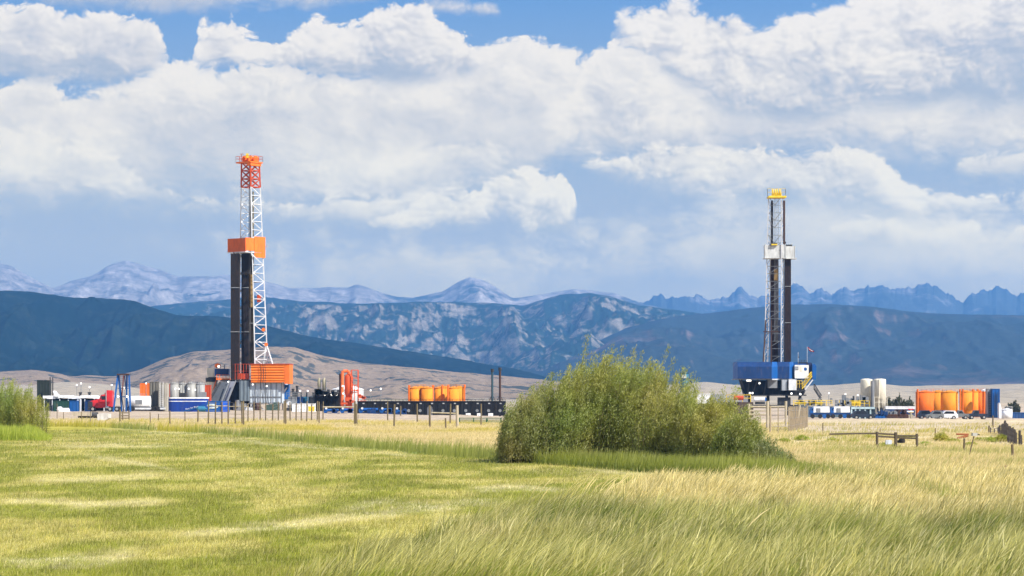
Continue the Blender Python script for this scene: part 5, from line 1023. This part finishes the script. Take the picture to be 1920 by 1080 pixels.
rails('wooden_rail', [rl(809, 856, 773.5, 262, 775)], 'pale rail left of the green gate', 'rail', WOODP, .07)
rails('wooden_rail', [rl(388, 428, 761, 262), rl(428, 466, 762, 262)], 'thin pale rail on the posts in front of the blue tank', 'rail', WOODP, .045)
rails('low_gate', [rl(225, 243, 774, 285), rl(226, 242, 779.5, 285), rl(226, 242, 784, 285)], 'low weathered three-rail gate below the blue A-frame tower', 'gate', WOOD, .06)
# wires between the tall posts
wm = paint('fence_wire', (.22, .20, .18), .5); k = 0
for (a, b), (c, d) in zip(tops[:-1], tops[1:]):
    if abs(a.y-c.y) < 45 and (c-a).length > .5:
        mb = MB(); [mb.bar(b.lerp(a, fr), d.lerp(c, fr), .013, 3) for fr in (.35, .5, .65, .8, .94)]
        k += 1
        if k == 1: wt = empty('wire_fence', tuple(b), 'thin wire strands strung between the tall posts before the orange rig', 'wire')
        mb.build('wire_span', wm, wt)
# green pipe gate
D = 268.; x, zb = wx(898, D), G(wx(898, D), D); t = empty('farm_gate', (x, D, zb), 'green tubular farm gate left of the big willow', 'gate')
for py_ in (784, 787.5, 791, 794.5, 798, 801.5): MB().bar(PT(861, py_, D), PT(940, py_, D), .045, 6).build('rail', GATEG, t)
for px_ in (861.5, 888, 913, 939): MB().bar(PT(px_, 783, D), PT(px_, 803, D), .06, 6).build('upright', GATEG, t)
MB().bar(PT(913, 786, D), PT(913, 806, D), .11, 6).build('hinge_post', GATEG, t)
# culvert, white sack, pile
x, D, z = foot(193, 789); o = MB().prism([(wx(183, D), z-.1), (wx(182, D), wz(777, D)), (wx(187, D), wz(775.5, D)), (wx(203.5, D), wz(776, D)), (wx(203, D), wz(784, D)), (wx(197, D), z)], D, D+2).build('concrete_block', CONC); tag(o, 'pale slanted concrete block in the yellow weeds below the red truck', 'block')
x, D, z = foot(164, 784); o = MB().bar((wx(147, D), D, z+.4), (wx(181, D), D+1, z+.4), .42, 12).build('culvert_pipe', DARK); tag(o, 'dark culvert pipe lying in the weeds left of the concrete block', 'pipe')
o = MB().box((wx(155, D), D-.6, z+.55), (2.6, .5, .5), .1).build('timber_beam', WOODP); tag(o, 'pale timber beam lying on the dark culvert pipe', 'beam')
# slatted snow fence beside the willow
def slat_fence(pl, label, mat, wmat, n, sw=.045, lean=.0, post_at=()):
    """pl: list of (px, py_top, py_bottom)"""
    P = [(foot(a, c), b, a) for a, b, c in pl]; (x0, D0, z0) = P[0][0]; t = empty('slat_fence', (x0, D0, z0), label, 'fence'); sp = MB()
    tot = [0]
    for i in range(1, len(P)): tot.append(tot[-1]+math.dist(P[i][0][:2], P[i-1][0][:2]))
    tops_ = []
    for k in range(n):
        s = tot[-1]*k/(n-1); i = max(j for j in range(len(P)-1) if tot[j] <= s+1e-6); u = (s-tot[i])/(tot[i+1]-tot[i])
        a, b = P[i], P[i+1]; x = a[0][0]+(b[0][0]-a[0][0])*u; y = a[0][1]+(b[0][1]-a[0][1])*u; ht = (wz(a[1], a[0][1])-a[0][2])*(1-u) + (wz(b[1], b[0][1])-b[0][2])*u
        z = G(x, y); j = random.uniform(-.10, .06); tx = random.uniform(-.05, .05)
        if random.random() < .05: continue
        sp.bar((x, y, z), (x+tx, y, z+ht+j), sw, 4); tops_.append(Vector((x, y, z+ht)))
    sp.build('slats', mat, t)
    mb = MB()
    for fr in (.25, .55, .85): mb.tube([Vector((p.x, p.y-.06, G(p.x, p.y)+(p.z-G(p.x, p.y))*fr)) for p in tops_[::3]], .022, 3)
    mb.build('wire', wmat, t)
    for px_, lean_ in post_at:
        d = min(tops_, key=lambda p: abs(960+p.x/p.y*F-px_)); MB().bar((d.x-lean_, d.y-.12, G(d.x, d.y)), (d.x+lean_*.5, d.y-.12, d.z+.15), .08, 6).build('post', WOODP if lean_ else mat, t)
    return t
slat_fence([(1444, 764, 813), (1478, 762, 812), (1514, 763, 800)], 'tall weathered slat snow fence right of the big willow', paint('slat_wood', (.30, .24, .16), .85, scale=3, dirtamt=.5), wm, 40, .05, post_at=((1497, .25), (1444, 0), (1513, 0)))
rails('rail_fence', [rl(1404, 1440, 762.5, 225), rl(1440, 1475, 762.5, 222), rl(1404, 1442, 777, 225), rl(1404, 1440, 770, 228)], 'weathered rail fence between the willow and the slat snow fence', 'fence', WOODP, .085,
      [(PT(1404, 757, 225), PT(1404, 800, 225), .13), (PT(1439, 752, 222), PT(1439, 806, 222), .15), (PT(1473.5, 752, 221), PT(1473.5, 800, 221), .12)])
slat_fence([(1857, 803, 816), (1872, 800, 817), (1884, 792, 824), (1890, 797, 829), (1905, 808, 838), (1916, 814, 840)], 'sagging dark slat fence bending towards the right edge', paint('dark_slats', (.07, .06, .055), .85, scale=3), wm, 46, .055, post_at=((1884, 0), (1913, 0)))
# near rail fence
x, D, z = foot(1679, 842)
rails('rail_fence', [rl(1555, 1600, 814, D+9, 813), rl(1600, 1648, 813, D+4, 812.5), rl(1644, 1682, 812.5, D, 815), rl(1679, 1722, 817, D, 817.5), rl(1644, 1680, 818, D, 820), rl(1680, 1720, 820.5, D, 822)], 'dark weathered log rail fence in the green weeds at right', 'fence', paint('log_wood', (.10, .08, .055), .9, scale=3), .055,
      [(PT(1644.5, 809.5, D), PT(1644.5, 846, D), .085), (PT(1679.5, 810.5, D), PT(1679.5, 846, D), .10), (PT(1719, 813, D), PT(1719.5, 846, D), .085)])
o = MB().lathe(tuple(PT(1691, 830.5, D+3)), [(.17, 0), (.2, .1), (.18, .22), (.1, .28)], 12).lathe(tuple(PT(1686, 830.5, D+3.4)), [(.1, 0), (.13, .08), (.1, .17)], 10).build('dark_feed_tub', NB); tag(o, 'small dark tub lying behind the log rail fence', 'tub')
o = MB().box(tuple(PT(1666, 829, D+4)), (.36, .25, .26)).box(tuple(PT(1666, 826, D+4)), (.26, .2, .06)).build('pale_box', paint('pale_blue_box', (.55, .6, .68), .6)); tag(o, 'small pale blue box behind the log rail fence', 'box')
x, D, z = foot(1803, 825); o = MB().bar(PT(1793, 814, D), PT(1816, 814.5, D), .07, 8).bar(PT(1795, 822, D), PT(1815, 817, D), .09, 8).build('rusty_pipe', paint('rust', (.30, .10, .04), .8)); tag(o, 'rusty pipes lying in the weeds right of the round bush', 'pipe')
x, D, z = foot(1816, 856); t = empty('leaning_post', (x, D, z), 'thin leaning post with a grey box at its tip near the rusty pipes', 'post'); MB().bar((x, D, z-.1), PT(1826, 818, D), .035, 6).build('stake', WOOD, t); MB().box(tuple(PT(1827, 814.5, D)), (.26, .2, .16), .2).build('box', SILV, t)
MB().bar(PT(1829, 813.5, D), PT(1837, 815, D), .03, 5).build('bracket', DARK, t)
# young stake
x, D, z = foot(1887, 893); o = MB().bar((x, D, z), PT(1884, 874, D), .025, 5).box(tuple(PT(1884, 876, D)), (.1, .06, .16)).build('dock_weed', paint('rusty_weed', (.20, .08, .05), .8)); tag(o, 'single reddish brown dried weed stalk in the pale grass at the right edge', 'weed')

# ================================================================ grass
def blades(P, h, w_, lean, side, colr, colt, seg=3, head=None, headcol=None):
    """one curved ribbon per root. P (n,3) roots; h heights; w_ widths; lean (n,2) tip offsets; side (n,2) ribbon direction"""
    n = len(P); V = np.zeros((n, 2*seg+1, 3)); K = np.zeros((n, 2*seg+1, 3))
    for k in range(seg+1):
        t = k/seg; c = P.copy(); c[:, :2] += lean*(t**1.9)[..., None] if False else lean*(t**1.9); c[:, 2] += h*(t - .22*t*t*np.clip(np.hypot(lean[:, 0], lean[:, 1])/h, 0, 1.6))
        wd = w_*(1-.55*t) if head is None else np.where(head, w_*(1.35 if .55 < t < 1 else .5), w_*(1-.5*t))
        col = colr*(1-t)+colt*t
        if k < seg:
            V[:, 2*k, :] = c; V[:, 2*k, :2] -= side*wd[:, None]/2; V[:, 2*k+1, :] = c; V[:, 2*k+1, :2] += side*wd[:, None]/2; K[:, 2*k] = K[:, 2*k+1] = col
        else: V[:, 2*k] = c; K[:, 2*k] = col
    f = []
    for k in range(seg-1): f += [(2*k, 2*k+1, 2*k+3), (2*k, 2*k+3, 2*k+2)]
    f.append((2*seg-2, 2*seg-1, 2*seg)); f = np.array(f)
    Fc = (np.arange(n)[:, None, None]*(2*seg+1) + f[None]).reshape(-1, 3)
    return V.reshape(-1, 3), Fc, K.reshape(-1, 3)
GM = foliage_mat('grass_blade', trans=.40, tint=(1.18, 1.05, .76))
def scatter(n, d0, d1, p0=-330, p1=2250, power=1.):
    """points spread over the visible wedge of the meadow, thinning with distance"""
    r = np.random.default_rng(int(n+d0)); u = r.random(n)
    D = (d0**(1-power+1e-9) + u*(d1**(1-power+1e-9)-d0**(1-power+1e-9)))**(1/(1-power+1e-9)) if power != 1 else d0*(d1/d0)**u
    px = p0+(p1-p0)*r.random(n); return (px-960)/F*D, D, r
def lerp3(a, b, t): return a[None]*(1-t[:, None])+b[None]*t[:, None]
A3 = np.array
def grass(name, x, y, r, h, w_, leanx, leany, cr, ct, seg, label, head=None):
    z = gz(x, y); n = len(x); a = r.normal(0, .5, n); side = np.stack([np.cos(a), np.sin(a)], -1)
    lean = np.stack([leanx, leany], -1)
    v, f, k = blades(np.stack([x, y, z-.01], -1), h, w_, lean, side, cr, ct, seg, head)
    o = big_mesh(name, v, f, GM, k, 3, False); tag(o, label, 'grass', kind='stuff'); return o
# mown lawn
x, y, r = scatter(620000, 36, 215, power=1.35)
px, py, rough, fore, De = zones(x, y); keep = (rough < .5) & (r.random(len(x)) > fore*.8); x, y = x[keep], y[keep]; n = len(x)
n1 = fbm(x/2.2+3, y/5.5, 5); n2 = fbm(x/7+13, y/20+4, 4); n3 = fbm(x/1.1+5, y/2.4, 3)
hay = hayf(x, y)
dryness = np.clip(sstep(.40, .70, n1)*.55 + hay, 0, 1)
g0 = lerp3(A3([.19, .24, .012]), A3([.36, .41, .035]), n3); d0_ = lerp3(A3([.52, .48, .19]), A3([.70, .64, .34]), r.random(n))*(1-hay[:, None]) + A3([.80, .78, .70])[None]*hay[:, None]
jt = r.random(n); tt = np.clip(dryness*.9 + (jt < .22)*.6, 0, 1)
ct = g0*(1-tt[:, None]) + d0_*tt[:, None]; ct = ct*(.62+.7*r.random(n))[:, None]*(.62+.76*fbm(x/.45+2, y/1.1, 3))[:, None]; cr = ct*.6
h = (.03+.08*r.random(n))*(.5+1.2*fbm(x/.7+9, y/1.5, 3))*(1+.5*(y/100))*(1-.4*hay); wv = .006+.00011*y
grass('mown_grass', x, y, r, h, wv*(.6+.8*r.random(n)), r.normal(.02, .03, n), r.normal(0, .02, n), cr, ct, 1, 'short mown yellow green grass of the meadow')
# rough strip and tan grass beyond the mown edge
x, y, r = scatter(520000, 60, 320, power=.9)
px, py, rough, fore, De = zones(x, y); keep = (rough > .4); x, y, De = x[keep], y[keep], De[keep]
gravel = sstep(255, 320, y)*.85 + sstep(20, 27, x)*sstep(184, 214, y)*.88*(1-.5*sstep(.5, .6, fbm(x/3+1, y/7+8, 3))); bare = sstep(.47, .56, fbm(x/4+50, y/9+5, 4))*sstep(1430, 1500, 960+x/y*F)*sstep(128, 150, y)*.92; keep = r.random(len(x)) > np.maximum(gravel, bare); x, y, De = x[keep], y[keep], De[keep]; n = len(x)
n1 = fbm(x/3+3, y/7, 4); n2 = fbm(x/6+3, y/14+2, 4); d = (y-De); px_ = 960+x/y*F
rank = (1-sstep(2.5, 9, d))                               # dense green rim beside the mowing
right = sstep(1380, 1560, px_)
dr = np.clip(sstep(4, 22, d+12*(n2-.5)) - .35*right*(1-sstep(60, 110, d)), 0, 1)
dr = dr*(1-.8*sstep(.52, .64, fbm(x/7+30, y/10, 4))*sstep(1400, 1500, px_))
yel = sstep(.5, .62, fbm(x/5+8, y/9+2, 4))*sstep(190, 215, y)
hgt = .22+.42*rank+.25*n1*(1-dr)+.12*n1
gc = lerp3(A3([.14, .20, .01]), A3([.28, .34, .03]), n1); dc = lerp3(A3([.54, .46, .33]), A3([.74, .66, .52]), r.random(n))
sel = (r.random(n) < dr*1.05); tt = np.where(sel, .95, .12+.5*(1-rank)*r.random(n)); ct = gc*(1-tt[:, None])+dc*tt[:, None]
ct = ct*(1-.75*yel[:, None])+A3([.50, .44, .04])[None]*yel[:, None]*.75
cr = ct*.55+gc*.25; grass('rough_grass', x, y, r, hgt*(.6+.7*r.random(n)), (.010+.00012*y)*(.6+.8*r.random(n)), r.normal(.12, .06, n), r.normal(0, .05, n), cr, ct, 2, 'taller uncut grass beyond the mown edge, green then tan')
# tall seeded grass in the foreground
x, y, r = scatter(620000, 35, 130, 250, 2300, power=1.25)
px, py, rough, fore, De = zones(x, y); n2 = fbm(x/2.4+3, y/5+2, 4); d = y-De; fore = np.where(rough > .5, np.maximum(fore, .75*(1-sstep(8, 40, d))*sstep(1480, 1640, px)), fore)
keep = r.random(len(x)) < fore*sstep(-.02, .25, fore); x, y, px, py, fore = x[keep], y[keep], px[keep], py[keep], fore[keep]; n = len(x)
n1 = fbm(x/2.2+31, y/5, 4); n2 = fbm(x/1.2+3, y/2.5+2, 3); ns = fbm(x/5+11, y/11+5, 3)
strawy = sstep(.34, .62, ns+.28*sstep(1000, 1500, px)*(1-sstep(975, 1040, py))-.22*sstep(985, 1045, py)+.04)
tuft = 0*x
for a, b, c, e in ((1040, 1015, 55, 30), (1150, 1000, 50, 16), (1190, 1030, 40, 18), (980, 1050, 30, 20), (1500, 922, 80, 11), (1390, 905, 60, 8), (1440, 985, 26, 14), (1830, 1022, 120, 20), (1770, 1045, 60, 25), (1330, 1060, 70, 14), (760, 1060, 60, 20), (1560, 1050, 70, 18), (1120, 1065, 60, 12), (880, 1010, 40, 9)):
    tuft = np.maximum(tuft, np.exp(-(((px-a)/c)**2+((py-b)/e)**2)))
tuft = np.clip(tuft*(.4+1.2*fbm(x/.6, y/1.3+6, 3)), 0, 1); strawy = strawy*(1-tuft)
hd = (r.random(n) < (.24+.45*strawy)*(1-tuft))
gcol = lerp3(A3([.11, .18, .008]), A3([.34, .42, .035]), np.clip(.7*n1+.3*r.random(n), 0, 1)); scol = lerp3(A3([.54, .46, .22]), A3([.84, .77, .54]), r.random(n)); gr2 = lerp3(A3([.30, .32, .06]), A3([.45, .45, .12]), r.random(n))
clump_ = fbm(x/.55+3, y/1.1+8, 3)
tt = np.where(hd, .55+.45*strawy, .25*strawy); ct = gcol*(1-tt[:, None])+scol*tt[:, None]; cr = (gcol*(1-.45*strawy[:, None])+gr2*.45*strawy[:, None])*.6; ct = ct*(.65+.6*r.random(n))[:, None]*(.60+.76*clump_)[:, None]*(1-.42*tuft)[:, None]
h = (.22+.40*n1+.18*n2+.34*clump_)*(.55+.45*fore)*np.where(hd, 1.15, .8)*(.55+.75*r.random(n))
wind = .20+.34*fbm(x/4+7, y/8+1, 3)
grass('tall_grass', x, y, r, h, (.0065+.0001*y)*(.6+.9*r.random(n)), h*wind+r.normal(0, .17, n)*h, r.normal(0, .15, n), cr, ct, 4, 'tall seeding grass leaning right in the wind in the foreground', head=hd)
# a few single long stems rising above the rest
r = np.random.default_rng(3); pxs = np.concatenate([r.normal(1180, 32, 46), r.normal(1090, 40, 26), r.uniform(1250, 1900, 60), r.normal(1385, 45, 20)]); D = np.concatenate([r.uniform(62, 72, 46), r.uniform(62, 70, 26), r.uniform(48, 80, 60), r.uniform(70, 78, 20)]); n = len(D); x = (pxs-960)/F*D
h = r.uniform(.75, 1.15, n); hd = np.ones(n, bool)
grass('tall_grass', x, D, r, h, np.full(n, .022), h*r.uniform(.4, .8, n), r.normal(0, .1, n), np.tile(A3([.35, .34, .12]), (n, 1)), np.tile(A3([.82, .72, .50]), (n, 1)), 5, 'scattered long pale seed stems standing above the foreground grass', head=hd)

# ================================================================ willows
LM = foliage_mat('willow_leaf', trans=.45, tcol=(1.2, 1.3, .6), tint=(1.05, 1., .8)); BM = paint('willow_bark', (.14, .12, .07), .8, scale=3)
def shrub(name, label, lobes, nst, nleaf, seed, leafc=((.13, .16, .02), (.47, .50, .14)), leafL=.16, leafW=.023, wind=.28, group=None, base_y=None, cat='shrub', low=.08):
    """lobes: (px, D, half width m, half depth m, height m). Many upright stems, leaves along each"""
    r = np.random.default_rng(seed); px0, D0 = lobes[0][0], lobes[0][1]; loc = (wx(px0, D0), D0, G(wx(px0, D0), D0)); t = empty(name, loc, label, cat, group)
    wts = np.array([l[2]*l[3] for l in lobes]); L = r.choice(len(lobes), nst, p=wts/wts.sum()); lb = np.array(lobes)[L]
    a = r.uniform(0, 2*np.pi, nst); rr = np.sqrt(r.random(nst)); ex = rr*np.cos(a); ey = rr*np.sin(a)
    x = (lb[:, 0]-960)/F*lb[:, 1]+ex*lb[:, 2]*.86; y = lb[:, 1]+ey*lb[:, 3]*.9; z = gz(x, y)
    h = lb[:, 4]*1.12*np.sqrt(np.clip(1-.72*rr**2, .1, 1))*r.uniform(.72, 1.06, nst)*(.86+.28*fbm(x/1.1+seed, y/1.3, 3)); h = np.where(r.random(nst) < .12, h*r.uniform(1.05, 1.22, nst), h)
    lean = np.stack([ex*lb[:, 2]*.22+wind*h*.55+r.normal(0, .10, nst)*h*.5, ey*lb[:, 3]*.25+r.normal(0, .07, nst)*h], -1)
    side = np.stack([np.cos(a), np.sin(a)], -1)
    sc = np.tile(A3([.16, .14, .07]), (nst, 1)); v, f, k = blades(np.stack([x, y, z-.05], -1), h, np.full(nst, .045), lean, side, sc, sc*1.3, 5)
    big_mesh('stems', v, f, LM, k, 3, loc=loc, parent=t)
    nleaf = int(nleaf*1.65)
    s = r.choice(nst, nleaf, p=(h/h.sum())); u = low+(1-low)*r.random(nleaf)**.85
    hh = h[s]; off = .16*(1.1-u)+.05
    cx = x[s]+lean[s, 0]*u**1.9+r.normal(0, 1, nleaf)*off; cy = y[s]+lean[s, 1]*u**1.9+r.normal(0, 1, nleaf)*off; q_ = np.clip(np.hypot(lean[s, 0], lean[s, 1])/hh, 0, 1.6); cz = z[s]+hh*(u-.22*u*u*q_)+r.normal(0, .05, nleaf)
    dv = np.stack([.55*wind*2+r.normal(0, .5, nleaf), r.normal(0, .45, nleaf), .75+r.normal(0, .35, nleaf)], -1); dv /= np.linalg.norm(dv, axis=1)[:, None]
    sd = r.normal(0, 1, (nleaf, 3)); sd -= (sd*dv).sum(1)[:, None]*dv; sd /= np.linalg.norm(sd, axis=1)[:, None]
    ll = leafL*r.uniform(.6, 1.3, nleaf)[:, None]; lw = leafW*r.uniform(.7, 1.3, nleaf)[:, None]; c = np.stack([cx, cy, cz], -1)
    V = np.stack([c-dv*ll/2, c+sd*lw/2, c+dv*ll/2, c-sd*lw/2], 1)
    kk = r.random(nleaf)*.55+.45*fbm(cx/.9+seed, cz/.9+cy*.3, 3); hue = fbm(cx/2.3+seed, cz/2+9, 3)
    C0 = lerp3(A3(leafc[0]), A3(leafc[1]), np.clip(kk, 0, 1)); C0[:, 0] *= .8+.5*hue
    big_mesh('leaves', V.reshape(-1, 3), (np.arange(nleaf)[:, None]*4+np.arange(4)[None]), LM, np.repeat(C0, 4, 0), 4, loc=loc, parent=t)
    return t
gw = 'big willow thicket in the middle of the meadow'
shrub('willow_shrub', 'tallest feathery willow in the centre of the thicket, highest above the hills', [(1085, 113, 1.7, 1.7, 4.75), (1125, 114, 1.9, 1.7, 4.65), (1050, 112, 1.3, 1.5, 3.9)], 520, 62000, 21, group=gw)
shrub('willow_shrub', 'right half of the high willow crown, just left of the dark gap in the thicket', [(1165, 112.5, 1.7, 1.6, 4.5), (1195, 113.5, 1.6, 1.5, 4.35)], 380, 46000, 22, group=gw)
shrub('willow_shrub', 'pale lower willow at the left end of the thicket, beside the green gate', [(985, 112, 1.35, 1.5, 3.0), (1012, 113.5, 1.5, 1.3, 3.5), (960, 112.5, .8, 1.2, 2.5)], 330, 36000, 23, ((.15, .17, .04), (.42, .44, .16)), group=gw)
shrub('willow_shrub', 'willow right of the dark gap, its crown sloping down to the right', [(1240, 108.5, 1.5, 1.5, 3.75), (1275, 108, 1.5, 1.5, 3.45), (1230, 112, 1.6, 1.4, 4.1)], 400, 46000, 24, group=gw)
shrub('willow_shrub', 'lower willow towards the right of the thicket, below the blue rig', [(1315, 106, 1.4, 1.4, 3.0), (1350, 105, 1.4, 1.4, 2.75)], 320, 36000, 25, group=gw)
shrub('willow_shrub', 'lowest dense willow at the right end of the thicket, in front of the rail fence', [(1378, 102.5, 1.05, 1.3, 2.4), (1400, 102, .75, 1.2, 1.8)], 200, 20000, 26, ((.11, .14, .02), (.36, .40, .09)), group=gw)
shrub('willow_shrub', 'thin wispy young willow fringe trailing right of the thicket', [(1432, 101, .7, 1., 1.35), (1458, 100, .6, .9, .9)], 90, 4000, 27, ((.10, .13, .04), (.28, .31, .12)), group=gw)
LC = ((.15, .19, .02), (.44, .48, .11))
shrub('willow_shrub', 'willow bush cut off by the left edge of the photo', [(-12, 186, 1.7, 1.8, 4.1), (16, 185, 1.0, 1.6, 4.4)], 130, 21000, 28, LC, wind=.08)
shrub('willow_shrub', 'smaller willow bush just right of the one cut off by the left edge', [(46, 184, 1.0, 1.5, 3.9), (66, 185, .8, 1.3, 3.1), (84, 186, .35, .9, 2.6)], 100, 14000, 29, LC, wind=.08)
# bright grass at the foot of the left bush and under the thicket
r = np.random.default_rng(9); n = 9000; D = r.uniform(168, 184, n); px = r.uniform(-40, 96, n); x = (px-960)/F*D; n1 = fbm(x/1.+3, D/2, 3)
grass('rank_grass', x, D, r, (.45+.8*n1)*(.6+.7*r.random(n))*(1-sstep(50, 96, px)*.7), np.full(n, .03), r.normal(.08, .08, n), r.normal(0, .06, n), lerp3(A3([.16, .26, .015]), A3([.3, .4, .03]), n1), lerp3(A3([.24, .34, .03]), A3([.46, .52, .10]), r.random(n)), 3, 'bright green rank grass at the foot of the left willow bushes')
n = 26000; px = r.uniform(930, 1560, n); pe = np.interp(px, EDGE[:, 0], EDGE[:, 1]); D = pe+r.uniform(-.2, 9, n)*np.where(px > 1420, 1.4, 1); x = (px-960)/F*D; n1 = fbm(x/1.+3, D/2, 3)
grass('rank_grass', x, D, r, (.35+.5*n1)*(.6+.6*r.random(n)), np.full(n, .02), r.normal(.1, .08, n), r.normal(0, .06, n), lerp3(A3([.06, .11, .004]), A3([.14, .19, .01]), n1), lerp3(A3([.14, .19, .01]), A3([.30, .34, .03]), r.random(n)), 3, 'deep green rank grass along the foot of the willow thicket')
# rabbitbrush clumps: a few kinds, copied
def clump(label, px, py, w_, h_, seed, c=((.20, .24, .02), (.50, .50, .06))):
    x, D, z = foot(px, py); return shrub('rabbitbrush', label, [(px, D, w_/2, w_/2.4, h_)], 50, 1500, seed, c, .10, .03, .05, 'low yellow green brush clumps at right', cat='shrub', low=.2)
for i, (a, b, w_, h_, lb) in enumerate(((1765, 828, .95, .5, 'round yellow green bush above the right end of the log fence'), (1838, 828, .7, .22, 'low green bush just right of the leaning post'), (1786, 831, 1.1, .25, 'wide low bright bush right of the round yellow bush'), (1877, 828, .9, .4, 'yellow green bush against the dark slat fence'), (1855, 829, .8, .3, 'low bush left of the slat fence bush'),
                                  (1700, 824, .9, .22, 'low yellow bush behind the last log fence post'), (1628, 824, .9, .25, 'low bush left of the log fence posts'), (1560, 830, .8, .25, 'low bush under the left end of the log rail'), (1600, 833, .9, .24, 'spreading bush below the log rail'), (1505, 826, .8, .3, 'yellow green bush right of the snow fence foot'), (1470, 832, .7, .3, 'yellow bush below the slat snow fence'), (1660, 838, .7, .2, 'low bush at the foot of the first log post'),
                                  (1735, 836, .6, .2, 'small bush right of the last log fence post'), (1820, 838, .7, .22, 'small bush at the foot of the leaning post'))): clump(lb, a, b, w_, h_, 60+i)
for i, (a, b, w_, lb) in enumerate(((1668, 762, 3.2, 'dark juniper bush behind the white topped trailer, left one'), (1684, 760, 3.6, 'dark juniper bush behind the white topped trailer, middle one'), (1701, 762, 3.2, 'dark juniper bush beside the leftmost orange tank'), (1900, 768, 3.4, 'dark juniper bush behind the blue container at the right edge'))):
    D = 560.; shrub('juniper_bush', lb, [(a, D, w_/2, 1.4, wz(b-12, D)-G(wx(a, D), D))], 60, 3000, 90+i, ((.03, .04, .02), (.10, .11, .05)), .35, .16, .0, 'dark bushes behind the right pad', cat='shrub', low=.1)

# ---------------------------------------------------------------- haze
hb = MB().box((0, 6900, 350), (16500, 15500, 730)); hz = hb.build('haze', bpy.data.materials.new('haze_air')); tag(hz, kind='stuff')
hm = hz.data.materials[0]; hm.use_nodes = True; n = NT(hm.node_tree); n.n.clear(); pv = n.new('ShaderNodeVolumePrincipled'); mo = n.new('ShaderNodeOutputMaterial'); n.l.new(pv.outputs[0], mo.inputs['Volume'])
pv.inputs['Color'].default_value = (.17, .47, 1.0, 1); pv.inputs['Density'].default_value = 9e-5; pv.inputs['Anisotropy'].default_value = .1
